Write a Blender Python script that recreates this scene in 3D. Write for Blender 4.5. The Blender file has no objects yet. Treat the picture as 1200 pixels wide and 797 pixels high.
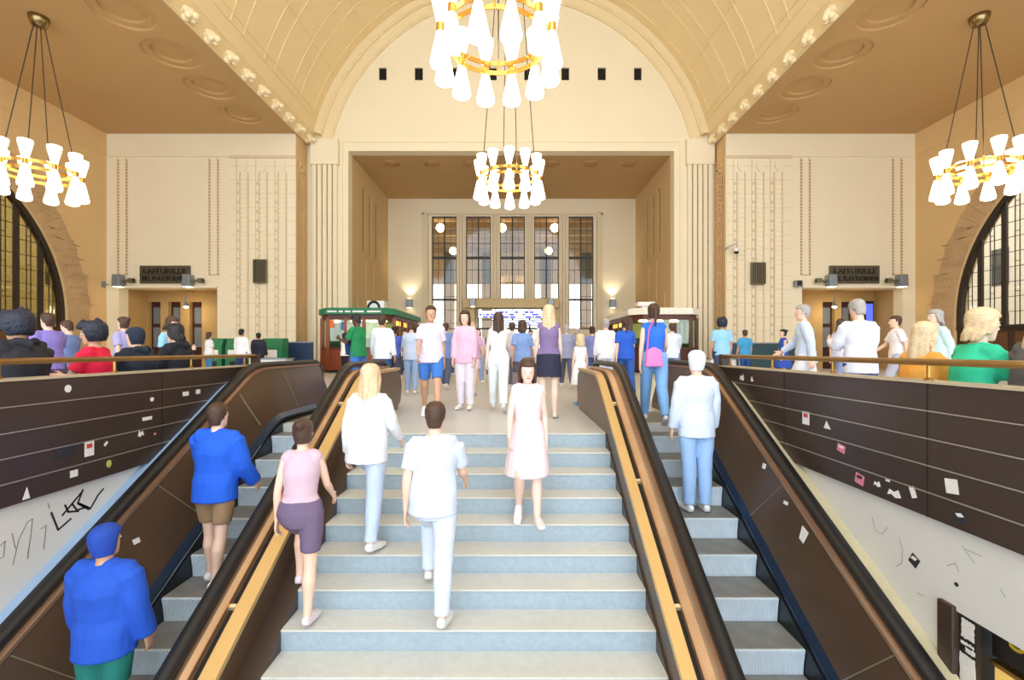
import bpy, bmesh, math, random
from mathutils import Vector, Matrix, Euler
random.seed(7)
SC = bpy.context.scene
COL = SC.collection
PI = math.pi
TAN = math.tan(math.radians(30))
F = 551.0            # focal length in pixels of the 1200 px wide frame

# ------------------------------------------------------------------ materials
def lin(c):
    c = c / 255.0
    return c / 12.92 if c <= 0.04045 else ((c + 0.055) / 1.055) ** 2.4
def rgb(r, g, b): return (lin(r), lin(g), lin(b), 1)
_mats = {}
def mat(name, col, rough=.6, metal=0, noise=0, scale=4, bump=0, bscale=30, emit=None, estr=0, coat=0, spec=None):
    if name in _mats: return _mats[name]
    m = bpy.data.materials.new(name); m.use_nodes = True
    nt = m.node_tree; b = nt.nodes['Principled BSDF']
    b.inputs['Roughness'].default_value = rough; b.inputs['Metallic'].default_value = metal
    c = rgb(*col)
    b.inputs['Base Color'].default_value = c
    if spec is not None: b.inputs['Specular IOR Level'].default_value = spec
    if coat: b.inputs['Coat Weight'].default_value = coat
    tc = nt.nodes.new('ShaderNodeTexCoord')
    n = nt.nodes.new('ShaderNodeTexNoise'); n.inputs['Scale'].default_value = scale; n.inputs['Detail'].default_value = 6
    nt.links.new(tc.outputs['Object'], n.inputs['Vector'])
    r = nt.nodes.new('ShaderNodeMix'); r.data_type = 'RGBA'
    k = max(noise, .02)
    r.inputs['A'].default_value = tuple(x * (1 - k) for x in c[:3]) + (1,)
    r.inputs['B'].default_value = tuple(min(1, x * (1 + k)) for x in c[:3]) + (1,)
    nt.links.new(n.outputs['Fac'], r.inputs['Factor'])
    nt.links.new(r.outputs['Result'], b.inputs['Base Color'])
    if bump:
        n2 = nt.nodes.new('ShaderNodeTexNoise'); n2.inputs['Scale'].default_value = bscale; n2.inputs['Detail'].default_value = 5
        nt.links.new(tc.outputs['Object'], n2.inputs['Vector'])
        bp = nt.nodes.new('ShaderNodeBump'); bp.inputs['Strength'].default_value = bump; bp.inputs['Distance'].default_value = .02
        nt.links.new(n2.outputs['Fac'], bp.inputs['Height']); nt.links.new(bp.outputs['Normal'], b.inputs['Normal'])
    if emit:
        b.inputs['Emission Color'].default_value = rgb(*emit); b.inputs['Emission Strength'].default_value = estr
    _mats[name] = m
    return m

def glass_mat(name, tint, gloss=.12):
    m = bpy.data.materials.new(name); m.use_nodes = True
    nt = m.node_tree; nt.nodes.clear()
    o = nt.nodes.new('ShaderNodeOutputMaterial'); mx = nt.nodes.new('ShaderNodeMixShader')
    t = nt.nodes.new('ShaderNodeBsdfTransparent'); t.inputs['Color'].default_value = rgb(*tint)
    g = nt.nodes.new('ShaderNodeBsdfGlossy'); g.inputs['Roughness'].default_value = .05
    mx.inputs['Fac'].default_value = gloss
    nt.links.new(t.outputs[0], mx.inputs[1]); nt.links.new(g.outputs[0], mx.inputs[2]); nt.links.new(mx.outputs[0], o.inputs[0])
    return m

WALL = mat('cream_plaster', (240, 228, 200), .75, noise=.04, scale=.6, bump=.05, bscale=8)
WALL2 = mat('tan_side_plaster', (224, 192, 140), .75, noise=.06, scale=.5, bump=.05, bscale=8)
CEIL = mat('tan_ceiling_paint', (194, 158, 108), .8, noise=.06, scale=.4)
VAULT = mat('vault_plaster', (236, 214, 168), .75, noise=.03, scale=.5)
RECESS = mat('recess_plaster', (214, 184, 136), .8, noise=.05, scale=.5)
ORN = mat('ornament_plaster', (246, 228, 188), .7, noise=.05, scale=3, bump=.2, bscale=14)
STONE = mat('rough_voussoir_stone', (196, 166, 128), .85, noise=.22, scale=1.6, bump=.6, bscale=4)
FLOOR = mat('hall_floor_stone', (200, 199, 194), .35, noise=.07, scale=1.5)
TREAD = mat('stair_tread_granite', (202, 202, 196), .55, noise=.12, scale=14, bump=.1, bscale=60)
RISER = mat('stair_riser_granite', (158, 174, 184), .5, noise=.2, scale=22, bump=.1, bscale=60)  # grey granite plus a mild blue tint painted in for cool sky light
NOSE = mat('stair_nosing_pale', (204, 204, 196), .5, noise=.1, scale=10)
BROWN = mat('dark_brown_enamel', (70, 56, 48), .36, metal=.2, noise=.2, scale=1.6)
BROWNP = mat('brown_panel_bronze', (92, 72, 56), .3, metal=.3, noise=.25, scale=1.3)
WELLWALL = mat('white_well_wall', (218, 217, 212), .55, noise=.09, scale=1.4)
BRASS = mat('aged_brass', (186, 144, 76), .32, metal=.9, noise=.2, scale=6)
GOLD = mat('polished_gold_strip', (226, 192, 134), .3, metal=.6, noise=.12, scale=2)
COPPER = mat('worn_copper_deck', (194, 160, 128), .34, metal=.6, noise=.3, scale=3)
BLACK = mat('black_rubber', (22, 22, 25), .42, noise=.1, scale=5)
DARK = mat('dark_gap', (24, 20, 18), .6)
STEEL = mat('grooved_step_aluminium', (214, 226, 234), .4, metal=.15, noise=.2, scale=5)
STEELT = mat('step_tread_aluminium', (164, 162, 156), .42, metal=.35, noise=.35, scale=6)
SKIRTM = mat('dark_skirt_steel', (52, 56, 62), .3, metal=.7, noise=.15, scale=4)
CREAM = mat('cream_stringer', (202, 192, 158), .45, noise=.15, scale=3)
DKFRAME = mat('dark_window_iron', (44, 34, 27), .5, noise=.1, scale=5)
BULB = mat('lit_opal_glass', (255, 246, 230), .4, emit=(255, 232, 200), estr=6.5)
HOOP = mat('chandelier_brass', (214, 164, 84), .25, metal=.85, noise=.1, scale=6)
CABLE = mat('dark_cable', (66, 54, 40), .5)
WOOD = mat('red_brown_kiosk_wood', (134, 64, 34), .35, noise=.2, scale=5, bump=.08, bscale=20)
WOODD = mat('dark_kiosk_wood', (82, 36, 26), .4, noise=.2, scale=5)
GREEN = mat('green_kiosk_fascia', (38, 124, 86), .5, noise=.05)
WHITE = mat('white_paint', (240, 240, 240), .5)
PAPER = mat('sticker_paper', (228, 226, 222), .6, noise=.12, scale=40)
INK = mat('black_marker_ink', (34, 32, 40), .7)
INKL = mat('faded_grey_marker', (166, 166, 176), .7)
GREYM = mat('grey_metal_fitting', (140, 148, 158), .4, metal=.4, noise=.08)
SIGN = mat('weathered_bronze_sign', (92, 84, 66), .5, metal=.3, noise=.35, scale=6)
SIGNT = mat('sign_letters_dark', (52, 46, 36), .5, metal=.3)
VENT = mat('olive_vent_metal', (116, 108, 84), .45, metal=.4, noise=.15, scale=8)
GLASS = glass_mat('window_glass', (238, 236, 228), .06)
GLASSL = glass_mat('amber_tinted_window_glass', (206, 196, 164), .06)
GLASSK = glass_mat('kiosk_glass', (226, 240, 220), .1)
NAVY = mat('navy_hoarding', (30, 50, 84), .45, noise=.2, scale=2)
TEAL = mat('dark_teal_hoarding', (28, 64, 72), .45, noise=.2, scale=2)
GREENB = mat('green_machine_paint', (30, 118, 76), .45, noise=.15, scale=3)
YELL = mat('yellow_lettering', (236, 200, 60), .5)

# ------------------------------------------------------------------ helpers
def prop(o, label=None, cat=None, group=None, kind=None):
    if label: o['label'] = label
    if cat: o['category'] = cat
    if group: o['group'] = group
    if kind: o['kind'] = kind
    return o
def empty(name, loc=(0, 0, 0), rz=0, label=None, cat=None, group=None, kind=None):
    o = bpy.data.objects.new(name, None); COL.objects.link(o); o.empty_display_size = .1
    o.location = loc; o.rotation_euler = (0, 0, rz)
    return prop(o, label, cat, group, kind)
def link(name, me, m=None, parent=None):
    o = bpy.data.objects.new(name, me); COL.objects.link(o)
    if m: 
        if len(me.materials) == 0: me.materials.append(m)
    if parent: o.parent = parent
    return o
def build(name, bm, m, parent=None, smooth=False, bevel=0):
    bmesh.ops.recalc_face_normals(bm, faces=bm.faces)
    me = bpy.data.meshes.new(name); bm.to_mesh(me); bm.free()
    ms = m if isinstance(m, (list, tuple)) else [m]
    for x in ms: me.materials.append(x)
    if smooth:
        for p in me.polygons: p.use_smooth = True
    o = bpy.data.objects.new(name, me); COL.objects.link(o)
    if parent: o.parent = parent
    if bevel:
        md = o.modifiers.new('bevel', 'BEVEL'); md.width = bevel; md.segments = 2; md.limit_method = 'ANGLE'
    return o
def box(bm, x0, x1, y0, y1, z0, z1, mi=0):
    v = [bm.verts.new((x, y, z)) for x in (x0, x1) for y in (y0, y1) for z in (z0, z1)]
    fs = []
    for q in ((0, 1, 3, 2), (4, 6, 7, 5), (0, 4, 5, 1), (2, 3, 7, 6), (0, 2, 6, 4), (1, 5, 7, 3)):
        f = bm.faces.new([v[i] for i in q]); f.material_index = mi; fs.append(f)
    return v
def prism(bm, poly, axis, a, b, mi=0):
    """extrude a 2D polygon along an axis between a and b. axis 'x': poly=(y,z); 'y': (x,z); 'z': (x,y)"""
    def p(u, v, w):
        return {'x': (w, u, v), 'y': (u, w, v), 'z': (u, v, w)}[axis]
    A = [bm.verts.new(p(u, v, a)) for u, v in poly]; B = [bm.verts.new(p(u, v, b)) for u, v in poly]
    n = len(poly)
    for f in (bm.faces.new(A), bm.faces.new(B[::-1])): f.material_index = mi
    for i in range(n):
        f = bm.faces.new((A[i], A[(i + 1) % n], B[(i + 1) % n], B[i])); f.material_index = mi
def lathe(bm, prof, c=(0, 0, 0), seg=20, caps=True):
    rings = []
    for r, z in prof:
        rings.append([bm.verts.new((c[0] + r * math.cos(2 * PI * i / seg), c[1] + r * math.sin(2 * PI * i / seg), c[2] + z)) for i in range(seg)])
    for a, b in zip(rings, rings[1:]):
        for i in range(seg): bm.faces.new((a[i], a[(i + 1) % seg], b[(i + 1) % seg], b[i]))
    if caps:
        bm.faces.new(rings[0][::-1]); bm.faces.new(rings[-1])
def frame_from(d, ref=None):
    d = Vector(d).normalized()
    r = Vector(ref) if ref is not None else (Vector((1, 0, 0)) if abs(d.x) < .9 else Vector((0, 1, 0)))
    u = (r - d * r.dot(d)).normalized(); v = d.cross(u)
    return u, v
def tube(bm, pts, rad, seg=10, ref=None, round_ends=True):
    """pts list of vectors, rad list of r or (ru, rv)"""
    pts = [Vector(p) for p in pts]
    rad = [(r, r) if not isinstance(r, (tuple, list)) else r for r in rad]
    n = len(pts); rings = []
    P = list(pts); R = list(rad)
    if round_ends:
        d0 = (pts[0] - pts[1]).normalized(); d1 = (pts[-1] - pts[-2]).normalized()
        e0 = min(rad[0]); e1 = min(rad[-1])
        P = [pts[0] + d0 * e0 * .85, pts[0] + d0 * e0 * .5] + P + [pts[-1] + d1 * e1 * .5, pts[-1] + d1 * e1 * .85]
        R = [(rad[0][0] * .45, rad[0][1] * .45), (rad[0][0] * .84, rad[0][1] * .84)] + R + [(rad[-1][0] * .84, rad[-1][1] * .84), (rad[-1][0] * .45, rad[-1][1] * .45)]
    for i, p in enumerate(P):
        a = P[max(i - 1, 0)]; b = P[min(i + 1, len(P) - 1)]
        u, v = frame_from(b - a, ref)
        rings.append([bm.verts.new(p + u * R[i][0] * math.cos(2 * PI * k / seg) + v * R[i][1] * math.sin(2 * PI * k / seg)) for k in range(seg)])
    for a, b in zip(rings, rings[1:]):
        for k in range(seg): bm.faces.new((a[k], a[(k + 1) % seg], b[(k + 1) % seg], b[k]))
    bm.faces.new(rings[0][::-1]); bm.faces.new(rings[-1])
def sweep(bm, path, prof, mi=0, close=True):
    """prof [(x, n)] swept along a path [(y,z)] in the YZ plane; n is measured along the path's upward normal"""
    rings = []
    for i, (y, z) in enumerate(path):
        a = path[max(i - 1, 0)]; b = path[min(i + 1, len(path) - 1)]
        t = Vector((b[0] - a[0], b[1] - a[1])).normalized(); nrm = Vector((-t.y, t.x))
        rings.append([bm.verts.new((x, y + nrm.x * n, z + nrm.y * n)) for x, n in prof])
    m = len(prof)
    for a, b in zip(rings, rings[1:]):
        for k in range(m if close else m - 1):
            f = bm.faces.new((a[k], a[(k + 1) % m], b[(k + 1) % m], b[k])); f.material_index = mi
    if close:
        for f in (bm.faces.new(rings[0][::-1]), bm.faces.new(rings[-1])): f.material_index = mi
def ellipsoid(bm, c, r, seg=16, rot=None):
    M = Matrix.Translation(Vector(c)) @ (rot.to_4x4() if rot else Matrix.Identity(4)) @ Matrix.Diagonal((r[0], r[1], r[2], 1))
    bmesh.ops.create_uvsphere(bm, u_segments=seg, v_segments=max(6, seg * 2 // 3), radius=1, matrix=M)
def struct(name, bm, m, **k):
    o = build(name, bm, m, **k); o['kind'] = 'structure'; return o
def text_mesh(body, size, depth):
    cu = bpy.data.curves.new('lettering', 'FONT'); cu.body = body; cu.size = size; cu.extrude = depth; cu.align_x = 'CENTER'
    o = bpy.data.objects.new('t', cu); COL.objects.link(o)
    dg = bpy.context.evaluated_depsgraph_get()
    me = bpy.data.meshes.new_from_object(o.evaluated_get(dg)); bpy.data.objects.remove(o)
    return me
def px(x, d): return (x - 602) * d / F
def pz(y, d): return 1.05 + (410 - y) * d / F

# ================================================================== THE HALL
D = 24.0           # distance of the main back wall
XL, XR = -20.78, 20.5
ZC = 12.05         # flat ceiling
YB = -5.5          # the hall is open behind here (towards the entrance windows)
ZLOW = -3.46

# floor with the stairwell cut out of it
bm = bmesh.new()
WL, WR = -3.95, 3.05       # stairwell side walls
box(bm, XL - .5, WL - .12, YB, D + 2, -.35, 0)
box(bm, WR + .12, XR + .5, YB, D + 2, -.35, 0)
box(bm, WL - .12, -2.05, 9.6, D + 2, -.35, 0)
box(bm, 1.17, WR + .12, 9.6, D + 2, -.35, 0)
box(bm, -2.05, 1.17, 5.92, D + 2, -.35, 0)
box(bm, XL - .5, XR + .5, D + 2, 64, -.35, 0)
box(bm, WL - .12, -3.42, 6.9, 9.6, -.35, 0); box(bm, -3.42, -2.42, 6.75, 9.6, -.35, -.012)
box(bm, 2.62, WR + .12, 6.9, 9.6, -.35, 0); box(bm, 1.62, 2.62, 6.75, 9.6, -.35, -.012)
box(bm, -2.42, -2.05, 6.9, 9.6, -.35, 0); box(bm, 1.17, 1.62, 6.9, 9.6, -.35, 0)
fl = struct('floor', bm, FLOOR)
bm = bmesh.new(); box(bm, -9, 9, -7, 7, ZLOW - .3, ZLOW); struct('floor', bm, FLOOR)

# flat ceilings, with real round recesses
def ceiling_side(x0, x1, discx):
    bm = bmesh.new()
    ys = [discy for discy in (4.3, 6.5, 8.7, 10.9, 13.1, 15.3, 17.5, 19.75, 21.96)]
    R = .93
    # outer plate left and right of the disc strip
    a, b = discx - 1.0, discx + 1.0
    box(bm, x0, a, YB, D, ZC, ZC + .4); box(bm, b, x1, YB, D, ZC, ZC + .4)
    prev = YB
    for y in ys:
        box(bm, a, b, prev, y - 1.0, ZC, ZC + .4); prev = y + 1.0
        n = 40; inn = []; out = []; up = []
        for i in range(n):
            t = 2 * PI * i / n; c, s = math.cos(t), math.sin(t)
            k = 1.0 / max(abs(c), abs(s))
            out.append(bm.verts.new((discx + c * k, y + s * k, ZC)))
            inn.append(bm.verts.new((discx + c * R, y + s * R, ZC))); up.append((c, s))
        steps = [(R * .98, ZC + .07), (R * .70, ZC + .07), (R * .68, ZC + .16), (0.02, ZC + .16)]
        ring = inn
        for i in range(n): bm.faces.new((out[i], out[(i + 1) % n], inn[(i + 1) % n], inn[i]))
        for r, z in steps:
            nr = [bm.verts.new((discx + c * r, y + s * r, z)) for c, s in up]
            for i in range(n): bm.faces.new((ring[i], ring[(i + 1) % n], nr[(i + 1) % n], nr[i]))
            ring = nr
        bm.faces.new(ring)
    box(bm, a, b, prev, D, ZC, ZC + .4)
    return struct('ceiling', bm, CEIL)
ceiling_side(XL - .3, -11.05, -12.75)
ceiling_side(10.75, XR + .3, 12.25)

# barrel vault: shell with shallow paired transverse ribs and longitudinal joints
VX, VZ, VR = -.13, 10.1, 10.79
A0 = math.atan2(2.47, 10.52)
def arc_band(bm, r0, r1, y0, y1, a0=A0, a1=PI - A0, n=72):
    rings = []
    for i in range(n + 1):
        t = a0 + (a1 - a0) * i / n; c, s = math.cos(t), math.sin(t)
        rings.append([bm.verts.new((VX + r * c, y, VZ + r * s)) for r, y in ((r0, y0), (r1, y0), (r1, y1), (r0, y1))])
    for a, b in zip(rings, rings[1:]):
        for k in range(4): bm.faces.new((a[k], a[(k + 1) % 4], b[(k + 1) % 4], b[k]))
    bm.faces.new(rings[0][::-1]); bm.faces.new(rings[-1])
bm = bmesh.new()
arc_band(bm, VR, VR + .4, YB, 25.32)
y = 24.4
while y > YB:
    arc_band(bm, VR - .035, VR + .02, y - .03, y + .03, A0 + .06, PI - A0 - .06)
    arc_band(bm, VR - .035, VR + .02, y - 1.54, y - 1.48, A0 + .06, PI - A0 - .06) if y - 1.54 > YB else None
    y -= 2.35
for k, t in enumerate([A0 + .06, A0 + .09, A0 + .30, A0 + .55, A0 + .85, PI - A0 - .06, PI - A0 - .09, PI - A0 - .30, PI - A0 - .55, PI - A0 - .85]):
    arc_band(bm, VR - .03, VR + .02, YB, 25.3, t - .0022, t + .0022, 1)
struct('ceiling', bm, VAULT)

# cove with carved consoles along both edges of the vault
for sgn, xa, xb in ((-1, -11.05, -10.65), (1, 10.75, 10.39)):
    bm = bmesh.new()
    poly = [(xa, ZC), (xa - sgn * -.04 * 0, ZC - .0), (xa - sgn * .10, ZC + .04), (xb + sgn * .10, ZC + .40), (xb, ZC + .52), (xb + sgn * .3, ZC + .62), (xa + sgn * .3, ZC + .3)]
    poly = [(xa, ZC), (xa - sgn * .10, ZC + .03), (xb + sgn * .12, ZC + .36), (xb, ZC + .52), (xb + sgn * .35, ZC + .62), (xa + sgn * .3, ZC + .3)]
    prism(bm, poly, 'y', YB, 25.3)
    tr = struct('trim_1' if sgn < 0 else 'trim_2', bm, VAULT)
    yc = 24.8
    i = 0
    cm = None
    while yc > 9:
        if cm is None:
            b2 = bmesh.new()
            # scrolled block: a leafy boss with volutes
            ellipsoid(b2, (0, 0, .02), (.17, .16, .13), 12)
            for dx, dy, dz, r in ((-.1, -.1, -.05, .09), (.1, -.1, -.03, .09), (-.1, .1, -.05, .09), (.1, .1, -.03, .09), (0, 0, -.12, .11), (0, -.15, .03, .08), (0, .15, .03, .08), (.16, 0, .08, .09), (-.15, 0, -.0, .09)):
                ellipsoid(b2, (dx, dy, dz), (r, r, r * .9), 8)
            co = build('carved_console', b2, ORN, tr, smooth=True); cm = co.data
        else:
            co = link('carved_console', cm, None, tr)
        co.scale = (1.35, 1.35, 1.35); co.location = ((xa + xb) / 2 - sgn * .07, yc, ZC + .16)
        co.rotation_euler = (0, sgn * math.radians(-45), 0)
        yc -= 1.15

# side walls with the big arched windows
WCY, WCZ, WR_ = 14.92, 2.5, 6.96
SILL = 2.1
def side_wall(x, sgn, tint, wn):
    th = .6 * sgn
    bm = bmesh.new()
    n = 48
    arc = [(WCY + WR_ * math.cos(PI * i / n), WCZ + WR_ * math.sin(PI * i / n)) for i in range(n + 1)]
    # wall above the opening built as strips between arc and top
    for (ya, za), (yb, zb) in zip(arc, arc[1:]):
        prism(bm, [(ya, za), (ya, ZC + .3), (yb, ZC + .3), (yb, zb)], 'x', x, x + th)
    box(bm, x, x + th, WCY + WR_, D + .5, 0, ZC + .3); box(bm, x, x + th, YB, WCY - WR_, 0, ZC + .3)
    wl = struct('wall_left' if sgn < 0 else 'wall_right', bm, WALL2)
    # frieze band
    bm = bmesh.new(); box(bm, x - sgn * .07, x, YB, D, 10.92, ZC); box(bm, x - sgn * .02, x, YB, D, 10.82, 10.92)
    struct('trim_3' if sgn < 0 else 'trim_4', bm, WALL2)
    # rough stone voussoirs, each course slightly different
    bm = bmesh.new(); rnd = random.Random(3)
    m = 46
    for i in range(m):
        a = PI * i / m + .002; b = PI * (i + 1) / m - .002
        r1 = WR_ + 1.08 + rnd.random() * .16; pr = .02 + rnd.random() * .015
        poly = [(WCY + r * math.cos(t), WCZ + r * math.sin(t)) for r, t in ((WR_ + .03, a), (r1, a), (r1, (a + b) / 2), (r1, b), (WR_ + .03, b))]
        prism(bm, poly, 'x', x, x - sgn * pr)
        for k in range(5):     # chisel marks
            rr = WR_ + .3 + rnd.random() * .9; tt = a + rnd.random() * (b - a); L = .1 + rnd.random() * .2
            yy, zz = WCY + rr * math.cos(tt), WCZ + rr * math.sin(tt)
            box(bm, x - sgn * pr, x - sgn * (pr + .025), yy - L, yy + L, zz - .012, zz + .02)
    for yy0 in (WCY + WR_ + .03, WCY - WR_ - 1.2):
        z = 0
        while z < WCZ:
            h = .38 + rnd.random() * .1; w = 1.0 + rnd.random() * .2; pr = .03 + rnd.random() * .03
            box(bm, x, x - sgn * pr, yy0 + (0 if yy0 > WCY else 1.17 - w), yy0 + (w if yy0 > WCY else 1.17), z + .01, min(z + h, WCZ)); z += h
    struct('trim_5' if sgn < 0 else 'trim_6', bm, STONE)
    # window
    xf = x + th * .35
    bm = bmesh.new()
    prism(bm, arc + [(WCY - WR_, SILL), (WCY + WR_, SILL)], 'x', xf + .02 * sgn, xf + .03 * sgn)
    win = struct(wn, bm, tint)
    bm = bmesh.new()
    # dark frame ring
    for (p, q) in zip(arc, arc[1:]):
        def inn(pt, w=.2): return (WCY + (pt[0] - WCY) * (WR_ - w) / WR_, WCZ + (pt[1] - WCZ) * (WR_ - w) / WR_)
        prism(bm, [p, q, inn(q), inn(p)], 'x', xf - sgn * .12, xf + sgn * .1)
    for s in (-1, 1):
        box(bm, xf - sgn * .12, xf + sgn * .1, WCY + s * WR_ - (.2 if s > 0 else 0), WCY + s * WR_ + (0 if s > 0 else .2), SILL, WCZ)
    box(bm, xf - sgn * .14, xf + sgn * .12, WCY - WR_, WCY + WR_, SILL - .15, SILL)
    def topz(y): return WCZ + math.sqrt(max(0, (WR_ - .1) ** 2 - (y - WCY) ** 2))
    mull = [WCY + 5.93 - 1.02 * k for k in range(12)]
    for ym in mull:
        box(bm, xf - sgn * .05, xf + sgn * .05, ym - .1, ym + .1, SILL, topz(ym))
    build('window_frame', bm, DKFRAME, win)
    bm = bmesh.new()
    cs = [WCY + 6.4] + [ym - .51 for ym in mull]
    for yc in cs:
        tz = topz(yc)
        for o_ in (-.09, .09): box(bm, xf - sgn * .02, xf + sgn * .01, yc + o_ - .012, yc + o_ + .012, SILL, tz)
        z = SILL + .55; k = 0
        while z < tz:
            box(bm, xf - sgn * .02, xf + sgn * .01, yc - .41, yc + .41, z - .012, z + .012)
            if k % 2: box(bm, xf - sgn * .02, xf + sgn * .01, yc - .09, yc + .09, z + .2, z + .224)
            z += .62; k += 1
    build('lead_bars', bm, DKFRAME, win)
    # entrance doors beneath the sill
    bm = bmesh.new()
    box(bm, x + th * .2, x + th * .5, WCY - WR_, WCY + WR_, 0, SILL - .15)
    dr = struct('door_1' if sgn < 0 else 'door_2', bm, mat('dark_entrance_wood', (58, 40, 30), .5, noise=.2))
    bm = bmesh.new()
    for k in range(12):
        yy = WCY - 6.4 + k * 1.1
        box(bm, x + th * .2, x + th * .17, yy + .1, yy + .9, .9, 1.8)
    build('door_panel', bm, mat('door_panel_wood', (104, 66, 40), .5, noise=.2), dr)
side_wall(XL, -1, GLASSL, 'window_1')
side_wall(XR, 1, GLASS, 'window_2')
# the city outside the side windows
def facade(x, sgn, m1, label):
    bm = bmesh.new(); box(bm, x, x + sgn * 3, 2, 44, -.3, 11)
    root = build('street_building', bm, m1); prop(root, label, 'building')
    for k in range(8):
      for z0 in (1.0, 5.2):
        bm = bmesh.new()
        y0 = 4 + k * 3.7
        box(bm, x - sgn * .02, x + sgn * .1, y0, y0 + 1.1, z0, z0 + 2.4)
        build('window', bm, mat('street_window_glass', (70, 76, 78), .2), root)
facade(XL - 9, -1, mat('ochre_street_render', (206, 190, 150), .8, noise=.1), 'ochre building seen through the tall arched window on the left')
facade(XR + 11, 1, mat('pale_street_render', (236, 222, 206), .8, noise=.1), 'pale building seen through the tall arched window on the right')
bm = bmesh.new(); box(bm, -60, XL - .7, -20, 60, -.4, -.1); box(bm, XR + .7, 60, -20, 60, -.4, -.1)
struct('ground', bm, mat('street_paving', (130, 128, 122), .9, noise=.1))

# back wall (left and right bays), with the platform doorways
ZS = 10.9
def back_bay(x0, x1, dx0, dx1, nm, sgn):
    bm = bmesh.new(); DT = 4.19
    box(bm, x0, dx0, D, D + .6, 0, ZC + .4); box(bm, dx1, x1, D, D + .6, 0, ZC + .4); box(bm, dx0, dx1, D, D + .6, DT, ZC + .4)
    return struct(nm, bm, WALL)
back_bay(XL - .3, -11.12, -20.16, -15.13, 'wall_back', -1)
back_bay(10.82, XR + .3, 14.72, 19.86, 'wall_back', 1)
# stepped frieze, beaded strips
def frieze(xa, xb, nm):
    bm = bmesh.new(); x0_, x1_ = (xa, -11.13) if xa < 0 else (10.83, xb)
    box(bm, x0_, x1_, D - .07, D, ZS + .045, ZC); box(bm, xa, xb, D - .09, D, ZS - .02, ZS + .045)
    struct(nm, bm, WALL)
frieze(XL, -14.45, 'trim_7'); frieze(14.1, XR, 'trim_8')
def beads(xs, nm):
    bm = bmesh.new()
    for x in xs:
        box(bm, x - .05, x - .035, D - .03, D, 4.9, ZS - .05)
        z = 4.9
        while z < ZS - .1:
            box(bm, x - .03, x + .03, D - .045, D, z, z + .09); z += .16
        box(bm, x - .05, x + .4 if xs.index(x) % 2 == 0 else x + .05, D - .03, D, 4.86, 4.9)
    struct(nm, bm, mat('bead_plaster', (196, 168, 124), .8))
beads([px(139, D), px(149, D), px(246, D), px(256, D)], 'trim_9')
beads([px(939, D), px(949, D), px(1046.5, D), px(1056.5, D)], 'trim_10')
# carved relief piers
def relief(xa, xb, nm):
    bm = bmesh.new(); w = xb - xa
    box(bm, xa, xb, D - .05, D, 0, ZS)
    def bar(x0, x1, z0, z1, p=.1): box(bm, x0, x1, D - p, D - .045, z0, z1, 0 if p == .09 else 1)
    for k in range(3):
        cx = xa + w * (.22 + .29 * k)
        # U-shaped tongue at the top
        prism(bm, [(cx - .17, ZS - .25), (cx + .17, ZS - .25), (cx + .17, ZS - .55), (cx + .1, ZS - .72), (cx, ZS - .8), (cx - .1, ZS - .72), (cx - .17, ZS - .55)], 'y', D - .13, D - .045)
        for s in (-.2, .2):
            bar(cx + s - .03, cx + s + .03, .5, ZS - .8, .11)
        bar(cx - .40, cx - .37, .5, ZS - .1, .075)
        z = .6; i = 0
        while z < ZS - .95:
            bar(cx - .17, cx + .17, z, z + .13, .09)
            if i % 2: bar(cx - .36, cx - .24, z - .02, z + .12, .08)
            z += .24; i += 1
    z = .6
    while z < ZS:
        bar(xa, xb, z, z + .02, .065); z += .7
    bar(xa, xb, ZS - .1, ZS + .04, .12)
    struct(nm, bm, [WALL, mat('relief_shade_tan', (220, 202, 170), .8)])  # darker tan paints in relief shading that the frontal light leaves flat
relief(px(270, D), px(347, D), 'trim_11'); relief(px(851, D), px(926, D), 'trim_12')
# returns between the bays and the arch wall, with a relief strip
for sgn, x in ((-1, -11.1), (1, 10.8)):
    bm = bmesh.new(); box(bm, x, x + sgn * .5, D + .002, 25.9, 0, ZC + .6)
    for yy in (D + .35, D + .75, D + 1.0):
        box(bm, x - sgn * .05, x, yy - .05, yy + .05, 0, ZS - .4)
    z = .5
    while z < ZS - .6:
        box(bm, x - sgn * .035, x, D + .3, D + 1.0, z, z + .12); z += .24
    for (yy, zz, r) in ((D + .4, ZS - .25, .16), (D + .8, ZS - .25, .16), (D + .6, ZS - .5, .14)):
        ellipsoid(bm, (x - sgn * .03, yy, zz), (.07, r, r), 10)
    struct('trim_13' if sgn < 0 else 'trim_14', bm, mat('return_plaster', (214, 182, 136), .8, noise=.1, scale=1))

# arch wall with square ventilation openings over the big recess
AY = 25.3
OX0, OX1, OZ = -8.9, 8.63, 11.75
bm = bmesh.new()
box(bm, -11.3, OX0, AY, AY + .6, 0, 15.56); box(bm, OX1, 11.2, AY, AY + .6, 0, 15.56)
box(bm, OX0, OX1, AY, AY + .6, OZ, 15.56); box(bm, -11.3, 11.2, AY, AY + .6, 16.24, 21.5)
hx = [(444, 453), (486, 495.5), (530, 539), (573, 582), (614.5, 624), (658, 667), (700.5, 710), (743, 752)]
prev = -11.3
for a, b in hx:
    box(bm, prev, px(a, AY), AY, AY + .6, 15.56, 16.24); prev = px(b, AY)
box(bm, prev, 11.2, AY, AY + .6, 15.56, 16.24)
struct('wall_back', bm, WALL)
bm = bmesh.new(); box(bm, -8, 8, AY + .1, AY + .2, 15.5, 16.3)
struct('wall_inner', bm, mat('shaft_darkness', (20, 16, 12), .9))  # near-black sheet close behind the openings, darkness of the shafts put into colour
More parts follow.
